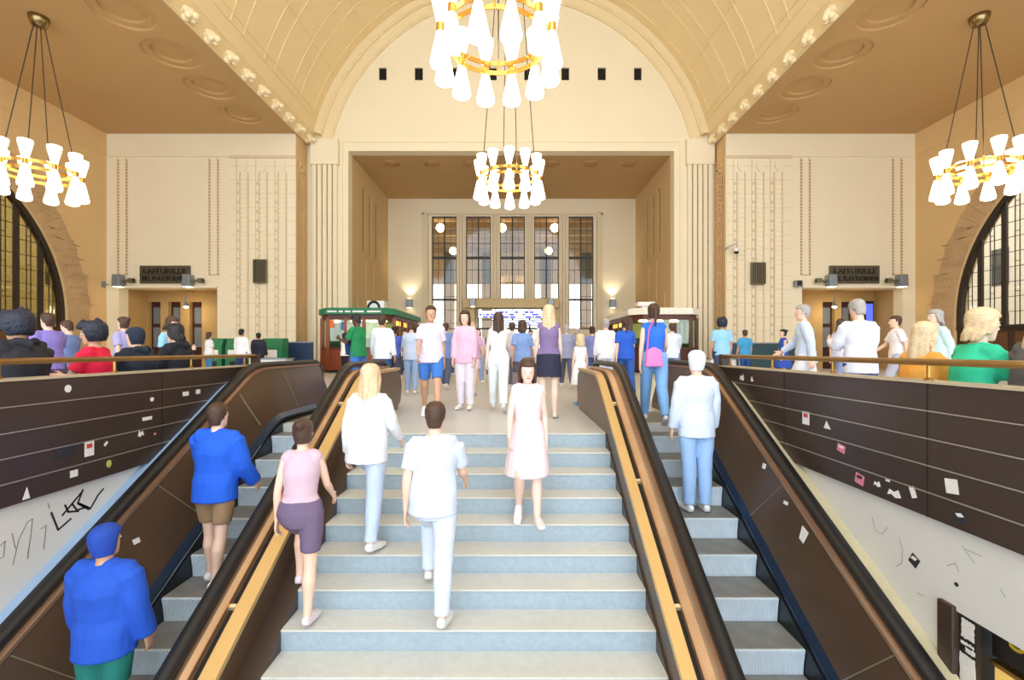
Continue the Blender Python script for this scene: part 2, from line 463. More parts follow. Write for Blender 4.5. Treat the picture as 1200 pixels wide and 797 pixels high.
# archivolt rings and framing
bm = bmesh.new()
arc_band(bm, 10.45, VR + .05, AY - .35, AY + .01, .235, PI - .235); arc_band(bm, 10.38, 10.46, AY - .30, AY + .01, .235, PI - .235)
arc_band(bm, 9.93, 10.40, AY - .16, AY + .01, .2, PI - .2); arc_band(bm, 9.86, 9.93, AY - .12, AY + .01, .2, PI - .2)
struct('trim_15', bm, mat('archivolt_plaster', (236, 218, 178), .75))
bm = bmesh.new()
box(bm, OX0 - .35, OX1 + .35, AY - .06, AY + .01, OZ + .45, OZ + .52)
for xx in (OX0 - .35, OX1 + .28): box(bm, xx, xx + .07, AY - .06, AY + .01, 0, OZ + .45)
struct('trim_16', bm, WALL)
for sgn, xa, xb, nm in ((-1, px(367, AY), px(397, AY), 'trim_17'), (1, px(804, AY), px(834, AY), 'trim_18')):
    bm = bmesh.new()
    box(bm, xa - .05, xb + .05, AY - .28, AY + .01, 10.95, 12.3)
    n = 5; w = (xb - xa) / n
    for k in range(n): box(bm, xa + k * w + .04, xa + (k + 1) * w - .04, AY - .20, AY + .01, 0, 10.95)
    struct(nm, bm, WALL)

# recess (towards the platforms)
RY = 33.3
bm = bmesh.new()
# side walls with three real slots each
for sgn, x in ((-1, OX0), (1, OX1)):
    xo = x + sgn * .6
    sl = [27.75, 29.0, 30.3]
    prev = AY + .6
    for s in sl:
        box(bm, x, xo, prev, s, 0, 11.95); box(bm, x, xo, s, s + .42, 0, 6.9); box(bm, x, xo, s, s + .42, 10.6, 11.95); prev = s + .42
    box(bm, x, xo, prev, RY + .3, 0, 11.95)
    box(bm, x - sgn * .05, x, 26.8, 31.6, 2.9, 3.0)     # niche moulding
    for yy in (26.8, 31.5): box(bm, x - sgn * .05, x, yy, yy + .1, 2.9, 4.3)
    for yy in (28.3, 29.9): box(bm, x - sgn * .03, x, yy, yy + .04, 3.0, 6.4)
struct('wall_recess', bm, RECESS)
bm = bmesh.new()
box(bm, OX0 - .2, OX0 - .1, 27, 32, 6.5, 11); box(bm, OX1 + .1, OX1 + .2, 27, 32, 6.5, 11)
struct('wall_inner', bm, mat('shaft_darkness', (20, 16, 12), .9))  # same near-black colour painted in as the dark depth of the slots
bm = bmesh.new(); box(bm, OX0 - .5, OX1 + .5, AY + .6, RY + .3, OZ, OZ + .3); rc = struct('ceiling', bm, CEIL)
for xx in (459.5, 506, 552, 646, 691.5, 738):
    b2 = bmesh.new(); lathe(b2, [(.46, 0), (.46, -.05), (.38, -.09), (.33, -.05), (.24, -.06), (.2, -.1), (.02, -.1)], seg=28)
    o = build('ceiling_medallion', b2, mat('medallion_plaster', (176, 136, 88), .7), rc, smooth=False)
    o.location = (px(xx, 27.0), 27.0, OZ)
# far wall with five tall windows
s33 = F / RY
winx = [(506, 535), (546, 575), (586, 615), (626, 655), (666.5, 695.5)]
W = [(px(a, RY), px(b, RY)) for a, b in winx]
WT = pz(253.5, RY); WB = pz(386, RY); WBM = pz(350, RY)
bm = bmesh.new()
box(bm, OX0 - .4, W[0][0], RY, RY + .5, 0, 12); box(bm, W[4][1], OX1 + .4, RY, RY + .5, 0, 12)
box(bm, W[0][0], W[4][1], RY, RY + .5, WT, 12)
for i in range(4): box(bm, W[i][1], W[i + 1][0], RY, RY + .5, 0 if i in (0, 3) else WBM, WT)
for i in (0, 4): box(bm, W[i][0], W[i][1], RY, RY + .5, 0, WB)
box(bm, W[1][0], W[3][1], RY, RY + .5, 3.95, WBM)
box(bm, W[1][0], px(560, RY), RY, RY + .5, 0, 3.95); box(bm, px(641, RY), W[3][1], RY, RY + .5, 0, 3.95)
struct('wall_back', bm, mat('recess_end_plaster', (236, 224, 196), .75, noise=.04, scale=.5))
# stepped window surround and fluted piers
bm = bmesh.new()
sa, sb = px(495, RY), px(706, RY)
for k, (o_, p) in enumerate(((0, .12), (.14, .2), (.28, .28))):
    box(bm, sa + o_, sa + o_ + .14, RY - p, RY, 1.9, WT + .22); box(bm, sb - o_ - .14, sb - o_, RY - p, RY, 1.9, WT + .22)
box(bm, sa, sb, RY - .12, RY, WT + .1, WT + .22)
for i in range(4):
    a, b = W[i][1], W[i + 1][0]; w = (b - a)
    for k in range(3): box(bm, a + w * (.08 + .3 * k), a + w * (.3 + .3 * k), RY - .1 - (.07 if k == 1 else 0), RY, WBM if i in (1, 2) else 1.9, WT + .1)
struct('trim_19', bm, mat('pier_plaster', (228, 212, 180), .75))
for i, (a, b) in enumerate(W):
    zb = WB if i in (0, 4) else WBM
    bm = bmesh.new(); box(bm, a, b, RY + .22, RY + .23, zb, WT)
    w = struct('window_%d' % (3 + i), bm, GLASS)
    bm = bmesh.new(); t = .06
    box(bm, a, a + t, RY + .15, RY + .3, zb, WT); box(bm, b - t, b, RY + .15, RY + .3, zb, WT)
    box(bm, a, b, RY + .15, RY + .3, WT - t, WT); box(bm, a, b, RY + .15, RY + .3, zb, zb + t)
    c = (a + b) / 2; box(bm, c - .045, c + .045, RY + .15, RY + .3, zb, WT)
    zt = pz(302, RY); box(bm, a, b, RY + .15, RY + .3, zt - .07, zt + .07)
    if i in (0, 4): zt2 = pz(351, RY); box(bm, a, b, RY + .15, RY + .3, zt2 - .07, zt2 + .07)
    build('window_frame', bm, DKFRAME, w)
    bm = bmesh.new()
    for q in range(1, 4):
        if q == 2: continue
        xx = a + (b - a) * q / 4; box(bm, xx - .012, xx + .012, RY + .2, RY + .25, zb, WT)
    z = WT - .92
    while z > zb + .2:
        box(bm, a, b, RY + .2, RY + .25, z - .015, z + .015); z -= .95
    build('lead_bars', bm, DKFRAME, w)
# portal canopy and doorway
ca, cb = px(543.5, RY - 1), px(655, RY - 1)
bm = bmesh.new(); box(bm, ca, cb, RY - 1.1, RY, pz(360.5, RY - 1), pz(350, RY - 1))
box(bm, ca - .03, cb + .03, RY - 1.14, RY, pz(352, RY - 1), pz(350, RY - 1))
for xx in (ca + .02, cb - .72): box(bm, xx, xx + .7, RY - .6, RY, 0, pz(360.5, RY - 1))
struct('trim_20', bm, mat('portal_stone', (206, 184, 142), .7, noise=.08))
bm = bmesh.new()
for k in range(5):
    a = px(560, RY) + k * (px(641, RY) - px(560, RY)) / 4
    box(bm, a - .06, a + .06, RY + .15, RY + .3, 0, 3.9)
box(bm, px(560, RY), px(641, RY), RY + .15, RY + .3, 2.5, 2.62)
box(bm, px(560, RY), px(641, RY), RY + .2, RY + .21, 0, 3.9, 1)
struct('door_3', bm, [DKFRAME, GLASS])
# digital departure boards
def board(x0, x1, y0, y1, d, label, seed):
    a, b, z1, z0 = px(x0, d), px(x1, d), pz(y0, d), pz(y1, d)
    bm = bmesh.new(); box(bm, a, b, d, d + .15, z0, z1)
    o = build('departure_board', bm, mat('board_case', (60, 62, 80), .5)); prop(o, label, 'display board')
    rnd = random.Random(seed)
    bm = bmesh.new(); box(bm, a + .04, b - .04, d - .01, d, z0 + .04, z1 - .04)
    build('screen', bm, mat('lit_white_screen', (235, 238, 250), .5, emit=(225, 232, 255), estr=1.2), o)
    bm = bmesh.new(); h = (z1 - z0 - .1) / 3
    for r in range(3):
        x = a + .1
        while x < b - .3:
            w = .1 + rnd.random() * .35
            if rnd.random() < .55: box(bm, x, min(x + w, b - .08), d - .016, d - .009, z0 + .06 + r * h, z0 + .06 + r * h + h * .7)
            x += w + .08
    build('display_rows', bm, mat('lit_blue_display', (40, 50, 190), .5, emit=(60, 70, 230), estr=.7), o)
board(560, 640, 363.5, 373.5, RY - .9, 'wide white and blue departure board over the central platform doors, upper of two', 1)
board(576, 636, 375, 382, RY - .9, 'narrower white and blue departure board hanging under the wide one', 2)

# concourse beyond the recess windows
bm = bmesh.new()
box(bm, -14, 14, RY + .6, 52, 12.2, 12.5)
for k in range(7): box(bm, -14, 14, 36 + k * 2.4, 36.5 + k * 2.4, 11.6, 12.2)
struct('ceiling', bm, mat('concourse_ceiling', (176, 150, 122), .8, noise=.1))
bm = bmesh.new()
box(bm, -14.3, -14, RY + .6, 52, 0, 12.2); box(bm, 14, 14.3, RY + .6, 52, 0, 12.2)
for x0 in (-14, -7.6, -1.8+ -1.7, 3.0, 7.4): box(bm, x0, x0 + 1.1, 51.4, 52, 0, 12.2)
box(bm, -14, 14, 51.4, 52, 8.3, 12.2)
struct('wall_back', bm, mat('concourse_wall', (216, 186, 140), .8, noise=.1))
def globe(x, y, z, lab):
    e = empty('globe_lamp', (x, y, z), 0, lab, 'lamp', 'globe lamps in the concourse behind the windows')
    bm = bmesh.new(); ellipsoid(bm, (0, 0, 0), (.34, .34, .34), 16); build('globe', bm, mat('lit_globe', (255, 240, 210), .4, emit=(255, 224, 170), estr=26), e, smooth=True)
    bm = bmesh.new(); tube(bm, [(0, 0, .3), (0, 0, 12.16 - z)], [.02, .02], 8); build('stem', bm, BRASS, e)
for x, y, d, lab in ((516, 267, 38, 'glowing globe lamp seen through the top of the leftmost tall window'), (531, 294, 44, 'small glowing globe lamp low beside the first window pier'),
                     (588.5, 267, 38, 'glowing globe lamp at the top left of the middle tall window'), (650, 267, 38, 'glowing globe lamp at the top right of the fourth tall window'), (643, 294, 44, 'small glowing globe lamp lower in the fourth tall window')):
    globe(px(x, d), d, pz(y, d), lab)

# platform doorways in the side bays
def doorway(x0, x1, nm, sgn):
    bm = bmesh.new(); Y0, Y1, DT = D + .6, D + 1.9, 4.19
    box(bm, x0 - .3, x1 + .3, Y0, Y1, DT + .0, DT + .3)
    box(bm, x0 - .3, x0, Y0, Y1, 0, DT); box(bm, x1, x1 + .3, Y0, Y1, 0, DT)
    w = (x1 - x0); dw = .68
    xs = [max(x0 + .02, px(v_, Y1)) for v_ in ((172.5, 197, 222) if sgn < 0 else (964, 986, 1011))]
    prev = x0
    for a in xs:
        box(bm, prev, a, Y1, Y1 + .4, 0, DT); box(bm, a, a + dw, Y1, Y1 + .4, 3.7, DT); prev = a + dw
    box(bm, prev, x1, Y1, Y1 + .4, 0, DT)
    struct('wall_inner', bm, mat('ochre_vestibule', (190, 156, 100), .7, noise=.08))
    for i, a in enumerate(xs):
        bm = bmesh.new(); box(bm, a, a + dw, Y1 + .25, Y1 + .32, 0, 3.75)
        dr = struct('door_%d' % (nm + i), bm, mat('dark_red_door_wood', (62, 28, 22), .45, noise=.2))
        bm = bmesh.new(); box(bm, a + .12, a + dw - .12, Y1 + .23, Y1 + .25, 2.5, 3.4); box(bm, a + .12, a + dw - .12, Y1 + .23, Y1 + .25, 1.2, 2.3)
        build('door_pane', bm, mat('dim_door_glass', (120, 126, 130) if i == 0 else (64, 60, 62), .15), dr)
    # canopy lintel
    bm = bmesh.new(); box(bm, x0 - .05, x1 + .05, D - .18, D, DT, DT + .1)
    struct('trim_%d' % (21 if sgn < 0 else 22), bm, WALL)
    # pendant spot
    xx = px(218 if sgn < 0 else 978, D + 1)
    e = empty('pendant_lamp', (xx, D + 1.0, 3.35), 0, 'small lit pendant lamp hanging in the %s platform doorway' % ('left' if sgn < 0 else 'right'), 'lamp')
    bm = bmesh.new(); lathe(bm, [(.03, .5), (.05, .25), (.14, .05), (.16, 0)], seg=14); tube(bm, [(0, 0, .45), (0, 0, .84)], [.015, .015], 8); build('lamp_shade', bm, GREYM, e)
    bm = bmesh.new(); ellipsoid(bm, (0, 0, 0), (.11, .11, .09), 12); build('bulb', bm, mat('lit_globe', (255, 240, 210)), e, smooth=True)
    L = bpy.data.lights.new('pendant_light', 'POINT'); L.energy = 30; L.color = (1, .78, .48); L.shadow_soft_size = .15
    lo = bpy.data.objects.new('lamp_light', L); COL.objects.link(lo); lo.location = (0, 0, -.25); lo.parent = e
doorway(-20.16, -15.13, 10, -1); doorway(14.72, 19.86, 20, 1)
e = empty('information_screen', (px(1018, D + 1.6), D + 1.6, 0), 0, 'tall lit blue information screen in the right platform doorway', 'display')
bm = bmesh.new(); box(bm, -.22, .22, -.05, .05, 0, 3.7); build('screen_case', bm, BLACK, e)
bm = bmesh.new(); box(bm, -.18, .18, -.06, -.05, 1.9, 3.55); build('lit_screen', bm, mat('lit_blue_screen', (60, 80, 220), .5, emit=(90, 110, 240), estr=1.1), e)

# bronze signs over the doorways
def sign(x0, x1, label):
    a, b = px(x0, D), px(x1, D); z0, z1 = pz(332.4, D), pz(311.8, D)
    bm = bmesh.new(); box(bm, a, b, D - .12, D - .02, z0, z1)
    o = build('platform_sign', bm, SIGN, bevel=.01); prop(o, label, 'sign', 'bronze platform signs')
    for body, z, w in (('LAITURILLE', z0 + .5, 2.15), ('TILL PLATTFORMEN', z0 + .12, 2.3)):
        me = text_mesh(body, .36, .03); me.materials.append(SIGNT)
        bw = max(v.co.x for v in me.vertices) - min(v.co.x for v in me.vertices)
        t = bpy.data.objects.new('raised_lettering', me); COL.objects.link(t); t.parent = o
        t.location = ((a + b) / 2, D - .14, z); t.rotation_euler = (PI / 2, 0, 0); t.scale = (w / bw, 1, 1)
    bm = bmesh.new()
    for xx in (a + .2, b - .2): box(bm, xx - .03, xx + .03, D - .03, D, z0 + .1, z1 - .1)
    box(bm, a, b, D - .13, D - .12, z0 + .44, z0 + .46)
    build('sign_bracket', bm, SIGNT, o)
sign(165.7, 224, 'bronze sign with raised letters LAITURILLE over the left platform doorway')
sign(971, 1028.8, 'bronze sign with raised letters LAITURILLE over the right platform doorway')

# wall fittings
def sconce(x, y, d, side, label, up=False, sc=1):
    z = pz(y, d); xx = px(x, d)
    e = empty('wall_lantern', (xx, d, z - .3 * sc), 0, label, 'wall lamp', 'grey box wall lanterns')
    bm = bmesh.new()
    prism(bm, [(-.2 * sc, 0), (.2 * sc, 0), (.17 * sc, .6 * sc), (-.17 * sc, .6 * sc)], 'y', -.5 * sc, -.1 * sc)
    build('lantern_housing', bm, GREYM, e, bevel=.02)
    bm = bmesh.new(); box(bm, -.15 * sc, .15 * sc, -.46 * sc, -.14 * sc, -.03, 0); 
    if up: box(bm, -.13 * sc, .13 * sc, -.42 * sc, -.16 * sc, .6 * sc, .6 * sc + .02)
    build('lens', bm, mat('lit_lens', (255, 248, 230), .4, emit=(255, 232, 190), estr=5), e)
    bm = bmesh.new(); box(bm, -.05, .05, -.12 * sc, .0, .25 * sc, .4 * sc)
    if side: box(bm, .1 * side, .75 * side, -.32, -.22, .25, .36); box(bm, .5 * side, .75 * side, -.36, -.18, .2, .42)
    build('arm', bm, VENT, e)
    if up:
        L = bpy.data.lights.new('l', 'SPOT'); L.energy = 130; L.color = (1, .86, .62); L.spot_size = 1.9; L.spot_blend = .8; L.shadow_soft_size = .1
        lo = bpy.data.objects.new('lamp_light', L); COL.objects.link(lo); lo.parent = e; lo.location = (0, -.3 * sc, .6 * sc + .06); lo.rotation_euler = (PI, 0, 0)
sconce(144.5, 330, D, 1, 'grey wall lantern at the left end of the left platform doorway lintel')
sconce(225, 330, D, 1, 'grey wall lantern overlapping the right end of the left bronze sign')
sconce(969.5, 330, D, -1, 'grey wall lantern overlapping the left end of the right bronze sign')
sconce(1051, 330, D, -1, 'grey wall lantern at the right end of the right platform doorway lintel')
sconce(481, 356, RY, 0, 'grey up and down wall lamp left of the five tall windows', True, 1.0)
sconce(717, 356, RY, 0, 'grey up and down wall lamp right of the five tall windows', True, 1.0)
sconce(554.5, 355, RY - 1.1, 0, 'grey lamp on the left end of the portal canopy', False, .9)
sconce(645, 355, RY - 1.1, 0, 'grey lamp on the right end of the portal canopy', False, .9)
def vent(x0, x1, y0, y1, label):
    bm = bmesh.new(); a, b = px(x0, D), px(x1, D); z0, z1 = pz(y1, D), pz(y0, D)
    box(bm, a, b, D - .3, D - .11, z0, z1)
    o = build('wall_grille', bm, VENT, bevel=.02); prop(o, label, 'vent')
    bm = bmesh.new()
    for k in range(7): xx = a + (b - a) * (k + .5) / 7; box(bm, xx - .02, xx + .02, D - .33, D - .3, z0 + .05, z1 - .05)
    build('slats', bm, SIGNT, o)
vent(300, 315, 305, 332.5, 'olive metal box grille on the left carved pier')
vent(878, 894, 308.5, 334, 'olive metal box grille on the right carved pier')
def speaker(x, y, label):
    e = empty('wall_speaker', (px(x, D), D, pz(y, D)), 0, label, 'speaker')
    bm = bmesh.new(); box(bm, -.17, .17, -.32, -.08, -.16, .16); build('speaker_case', bm, GREYM, e, bevel=.03)
    bm = bmesh.new(); box(bm, -.13, .13, -.335, -.32, -.12, .12); build('grille', bm, BLACK, e)
    bm = bmesh.new(); box(bm, -.04, .04, -.09, 0, -.04, .04); tube(bm, [(0, -.05, 0), (.3, -.05, .02)], [.02, .02], 8); build('bracket', bm, GREYM, e)
speaker(121.5, 334, 'small grey speaker on the wall left of the left platform doorway')
speaker(932.5, 333, 'small grey speaker on the wall left of the right platform doorway')
e = empty('security_camera', (px(857, D), D - .05, pz(291, D)), 0, 'white dome security camera on a bent arm on the right pier', 'camera')
bm = bmesh.new(); tube(bm, [(-.35, 0, -.1), (-.3, -.25, .0), (.05, -.4, .15), (.05, -.4, -.1)], [.03, .03, .03, .03], 8); build('arm', bm, GREYM, e)
bm = bmesh.new(); lathe(bm, [(.12, 0), (.14, -.1), (.13, -.18)], (.05, -.4, -.08), 16); build('housing', bm, WHITE, e, smooth=True)
bm = bmesh.new(); ellipsoid(bm, (.05, -.4, -.27), (.12, .12, .12), 14); build('dome', bm, BLACK, e, smooth=True)
for x, lab in ((466, 'small black alarm fitting on the recess wall left'), (732, 'small black alarm fitting on the recess wall right')):
    bm = bmesh.new(); ellipsoid(bm, (px(x, RY), RY - .1, pz(366, RY)), (.12, .12, .16), 12); box(bm, px(x, RY) - .12, px(x, RY) + .12, RY - .04, RY, pz(371, RY), pz(366, RY)); o = build('wall_alarm', bm, BLACK, smooth=False); prop(o, lab, 'alarm')

# ================================================================== CHANDELIERS
def chandelier(cx, cy, cz, R, n, off, ceil, label, group, s=1.0):
    e = empty('chandelier', (cx, cy, cz), 0, label, 'chandelier', group)
    bm = bmesh.new()
    for (r, z) in ((R - .12, .10), (R - .12, -.12)):
        m = 64; rg = []
        for i in range(m):
            t = 2 * PI * i / m; c, q = math.cos(t), math.sin(t)
            rg.append([bm.verts.new(((r + a) * c, (r + a) * q, z + b)) for a, b in ((-.012, -.05), (.012, -.05), (.012, .05), (-.012, .05))])
        for i in range(m):
            a, b = rg[i], rg[(i + 1) % m]
            for k in range(4): bm.faces.new((a[k], a[(k + 1) % 4], b[(k + 1) % 4], b[k]))
    build('hoop', bm, HOOP, e)
    # spider of two crossing bars
    for i in range(4):
        t = 2 * PI * i / 4 + off; bm = bmesh.new()
        tube(bm, [((R - .12) * math.cos(t), (R - .12) * math.sin(t), -.14), ((R - .12) * math.cos(t), (R - .12) * math.sin(t), .2)], [.022, .022], 8)
        build('hanger', bm, HOOP, e)
    cw = .05
    cables = bpy.data.meshes
    for i in range(4):
        t = 2 * PI * i / 4 + off
        bm = bmesh.new(); tube(bm, [((R - .12) * math.cos(t), (R - .12) * math.sin(t), .15), (.12 * math.cos(t), .12 * math.sin(t), ceil - cz - .2)], [.016, .016], 6)
        build('cable', bm, CABLE, e)
    bm = bmesh.new(); lathe(bm, [(.10, -.34), (.2, -.3), (.27, -.1), (.28, 0)], (0, 0, ceil - cz), 24); build('canopy', bm, mat('chrome_canopy', (150, 130, 90), .2, metal=.9), e, smooth=True)
    # hour-glass lamps
    arm_me = up_me = dn_me = None
    for i in range(n):
        t = 2 * PI * (i + .5) / n + off
        if arm_me is None:
            bm = bmesh.new(); lathe(bm, [(.085 * s, -.09), (.085 * s, .09)], seg=18)
            tube(bm, [(-.18, -.1, .1), (-.05, -.02, 0), (-.05, .02, 0), (-.18, .1, .1)], [.018] * 4, 8)
            tube(bm, [(-.16, .06, -.12), (-.04, 0, -.03)], [.018, .018], 8)
            a = build('lamp_holder', bm, HOOP, e, smooth=False); arm_me = a.data
            bm = bmesh.new(); lathe(bm, [(.075 * s, .09), (.10 * s, .2 * s), (.15 * s, .42 * s), (.195 * s, .64 * s), (.19 * s, .70 * s), (.12 * s, .73 * s)], seg=22); u = build('upper_shade', bm, BULB, a, smooth=True); up_me = u.data
            bm = bmesh.new(); lathe(bm, [(.075 * s, -.09), (.11 * s, -.22 * s), (.165 * s, -.48 * s), (.215 * s, -.72 * s), (.20 * s, -.79 * s), (.12 * s, -.83 * s)], seg=22); w = build('lower_shade', bm, BULB, a, smooth=True); dn_me = w.data
        else:
            a = link('lamp_holder', arm_me, None, e); link('upper_shade', up_me, None, a); link('lower_shade', dn_me, None, a)
        a.location = (R * math.cos(t), R * math.sin(t), 0); a.rotation_euler = (0, 0, t)
    return e
g1 = 'brass hoop chandeliers with hourglass glass lamps'
chandelier(-.36, 10.05, 7.72, 1.2, 12, PI / 2, VZ + VR - .05, 'large near brass chandelier at the top centre of the view', g1)
chandelier(-.17, 18.5, 7.78, 1.2, 12, PI / 2 + .26, VZ + VR - .02, 'central chandelier hanging in front of the recess ceiling', g1)
chandelier(-15.7, 15.55, 6.92, 1.05, 10, .5, ZC, 'chandelier hanging from the flat ceiling at the left edge', g1, .95)
chandelier(15.35, 15.5, 6.95, 1.05, 10, .9, ZC, 'chandelier hanging from the flat ceiling at the right edge', g1, .95)

# ================================================================== STAIRS
SX0, SX1 = -1.88, 1.15
st = empty('stone_staircase', (0, 5.9, 0), 0, 'wide granite staircase between the two escalators with pale blue risers', 'stairs')
N = 20; RI = .17321; TR = .30
for k in range(N):
    y0 = 5.9 - TR * k; z0 = -RI * k
    # tread slab of the step below and riser
    bm = bmesh.new()
    box(bm, SX0, SX1, y0 - .0, y0 + .22, z0 - RI, z0 - .016)       # riser block
    box(bm, SX0, SX1, y0 - TR + .012, y0 + .02, z0 - RI - .014, z0 - RI, 1)  # tread
    o = build('step', bm, [RISER, TREAD], st); o.location = (0, -5.9, 0)
    bm = bmesh.new(); box(bm, SX0, SX1, y0 - .012, y0 + .045, z0 - .016, z0 + .002); o = build('nosing', bm, NOSE, st, bevel=.006); o.location = (0, -5.9, 0)

# ================================================================== ESCALATORS
def run_path(H, flat, y0=-.6, yend=8.4, rr=1.3, low=None):
    """sloping line at height H over the nosing plane, rounding into the level 'flat'"""
    yi = 5.9 + (flat - H) / TAN
    def soft(y):
        a = H + (y - 5.9) * TAN; k = .16
        # smooth minimum of slope and flat
        h = max(k - abs(a - flat), 0) / k
        return min(a, flat) - h * h * k * .25
    pts = []
    y = y0
    while y < yend - 1e-6:
        pts.append((y, soft(y))); y += .12 if (yi - 1.0 < y < yi + .8) else .4
    pts.append((yend, flat)); return pts
def newel(path, r=.3):
    y, z = path[-1]
    out = list(path)
    for i in range(1, 13):
        t = PI * i / 12
        out.append((y + r * math.sin(t), z - r + r * math.cos(t)))
    out += [(y - .3, z - 2 * r), (y - .7, z - 2 * r)]
    return out
def rail_prof(xc, w=.12, h=.07):
    return [(xc - w / 2, 0), (xc - w / 2 * .95, h * .55), (xc - w / 2 * .6, h), (xc + w / 2 * .6, h), (xc + w / 2 * .95, h * .55), (xc + w / 2, 0), (xc + w * .3, -.01), (xc - w * .3, -.01)]
def balustrade_fill(bm, H, flat, x0, x1, yend, below, mi=0, y0=-.6):
    """solid panel under a run path down to a parallel lower line"""
    p = run_path(H, flat, y0, yend)
    q = []
    for (y, z) in p:
        zb = min(below + (y - 5.9) * TAN, -.05)
        q.append((y, zb))
    poly = p + [(yend + .27, flat - .1), (yend + .27, flat - .45), (yend, -.05)] + q[::-1]
    # build as strips to stay planar-friendly
    for i in range(len(p) - 1):
        prism(bm, [p[i], p[i + 1], q[i + 1], q[i]], 'x', x0, x1, mi)
    prism(bm, [(yend, flat), (yend + .2, flat - .07), (yend + .28, flat - .3), (yend + .2, flat - .55), (yend, flat - .62), (yend, flat - .4)], 'x', x0, x1, mi)
    prism(bm, [(yend, flat - .4), (yend, -.05), (yend - .5, -.05), (yend - .5, flat - .4)], 'x', x0 + .001, x1 - .001, mi)

def sweep_v(bm, path, prof):
    """like sweep, with the profile measured straight up from the path"""
    rings = [[bm.verts.new((x, y, z + n)) for x, n in prof] for y, z in path]
    m = len(prof)
    for a, b in zip(rings, rings[1:]):
        for k in range(m): bm.faces.new((a[k], a[(k + 1) % m], b[(k + 1) % m], b[k]))
    bm.faces.new(rings[0][::-1]); bm.faces.new(rings[-1])
def escalator(s, c_in_wall, gold, copper, hand_in, step_in, step_out, hand_out, panel_out, name_label):
    """s=-1 left, +1 right. all x are absolute values"""
    e = empty('escalator', (s * (step_in + step_out) / 2, 5.9, 0), 0, name_label, 'escalator')
    ex = e.location.x
    def fix(o): o.location = (-ex, -5.9, 0); return o
    def srt(a, b): return (min(s * a, s * b), max(s * a, s * b))
    # inner balustrade casing (faces the stairs)
    bm = bmesh.new(); x0, x1 = srt(gold[0], step_in - .06); balustrade_fill(bm, .27, .68, x0, x1, 8.35, -1.2)
    fix(build('inner_balustrade', bm, BROWNP, e))
    bm = bmesh.new(); a, b = srt(gold[0] - .005, gold[1]); sweep(bm, run_path(.275, .685, yend=8.5), [(a, 0), (a, .045), (b, .045), (b, 0)]); fix(build('gold_strip', bm, GOLD, e))
    bm = bmesh.new(); a, b = srt(gold[1], copper[0]); sweep(bm, run_path(.275, .685, yend=8.45), [(a, 0), (a, .012), (b, .012), (b, 0)]); fix(build('shadow_gap', bm, DARK, e))
    for yy in (1.4, 2.55, 3.7, 4.85, 6.0): 
        zz = .275 + (yy - 5.9) * TAN; bm = bmesh.new()
        sweep(bm, [(yy - .012, zz - .007), (yy + .012, zz + .007)], [(a, 0), (a, .055), (b, .055), (b, 0)])
        fix(build('deck_clip', bm, mat('pale_brass_clip', (236, 214, 170), .35, metal=.5), e))
    bm = bmesh.new(); a, b = srt(copper[0], copper[1]); sweep(bm, run_path(.285, .695, yend=8.45), [(a, 0), (a, .05), ((a + b) / 2, .065), (b, .05), (b, 0)]); fix(build('copper_deck', bm, COPPER, e))
    bm = bmesh.new()
    for t in (.0, .98): 
        xx = a + (b - a) * t; sweep(bm, run_path(.285, .695, yend=8.44), [(xx - .004, .03), (xx - .004, .066), (xx + .006, .066), (xx + .006, .03)])
    fix(build('deck_edging', bm, mat('bright_copper_edge', (196, 156, 126), .3, metal=.8), e))
    bm = bmesh.new(); sweep(bm, newel(run_path(.385, .80)), rail_prof(s * hand_in)); fix(build('handrail', bm, BLACK, e, smooth=True))
    # outer balustrade
    bm = bmesh.new(); x0, x1 = srt(panel_out + .02, hand_out + .09); balustrade_fill(bm, .36, .77, x0, x1, 8.7, -.7)
    pr_ = run_path(0, .40, yend=8.7)
    sweep_v(bm, pr_, [(s * (panel_out), .36), (s * (panel_out + .03), .36), (s * (panel_out + .03), -.42), (s * (step_out + .055), -.42), (s * (step_out + .055), -.30)]); fix(build('outer_balustrade', bm, BROWNP, e))
    bm = bmesh.new(); a, b = srt(panel_out - .012, panel_out + .05); sweep(bm, run_path(.355, .765, yend=8.7), [(a, 0), (a, .03), (b, .03), (b, 0)]); fix(build('panel_edging', bm, mat('bright_copper_edge', (196, 156, 126), .3, metal=.8), e))
    bm = bmesh.new(); sweep(bm, newel(run_path(.385, .80, yend=8.7)), rail_prof(s * hand_out, .14)); fix(build('handrail', bm, BLACK, e, smooth=True))
    # panel seams, leaning like the steps' normals
    bm = bmesh.new(); a, b = srt(panel_out - .006, panel_out)
    bm.free()
    for yy in (1.9, 3.35, 4.75, 6.15, 7.3):
        bm = bmesh.new()
        zt = min(.34 + (yy - 5.9) * TAN, .74); zb = min(-.29 + (yy + .34 - 5.9) * TAN, .10)
        lean = .34 if yy < 6 else .1
        xt = panel_out + (.36 - (zt - min((yy - 5.9) * TAN, .40))) * (step_out + .055 - panel_out) / .66 - .003; xb_ = step_out + .055 - .003
        vs_ = []
        for q_ in (0, -.02):
            vs_ += [bm.verts.new(p_) for p_ in ((s * (xt - q_), yy, zt), (s * (xt - q_), yy + .012, zt), (s * (xb_ - q_), yy + lean + .012, zb), (s * (xb_ - q_), yy + lean, zb))]
        for f_ in ((0, 1, 2, 3), (7, 6, 5, 4), (0, 4, 5, 1), (1, 5, 6, 2), (2, 6, 7, 3), (3, 7, 4, 0)): bm.faces.new([vs_[i_] for i_ in f_])
        fix(build('panel_seam', bm, mat('pale_seam_metal', (150, 140, 116), .4, metal=.5), e))
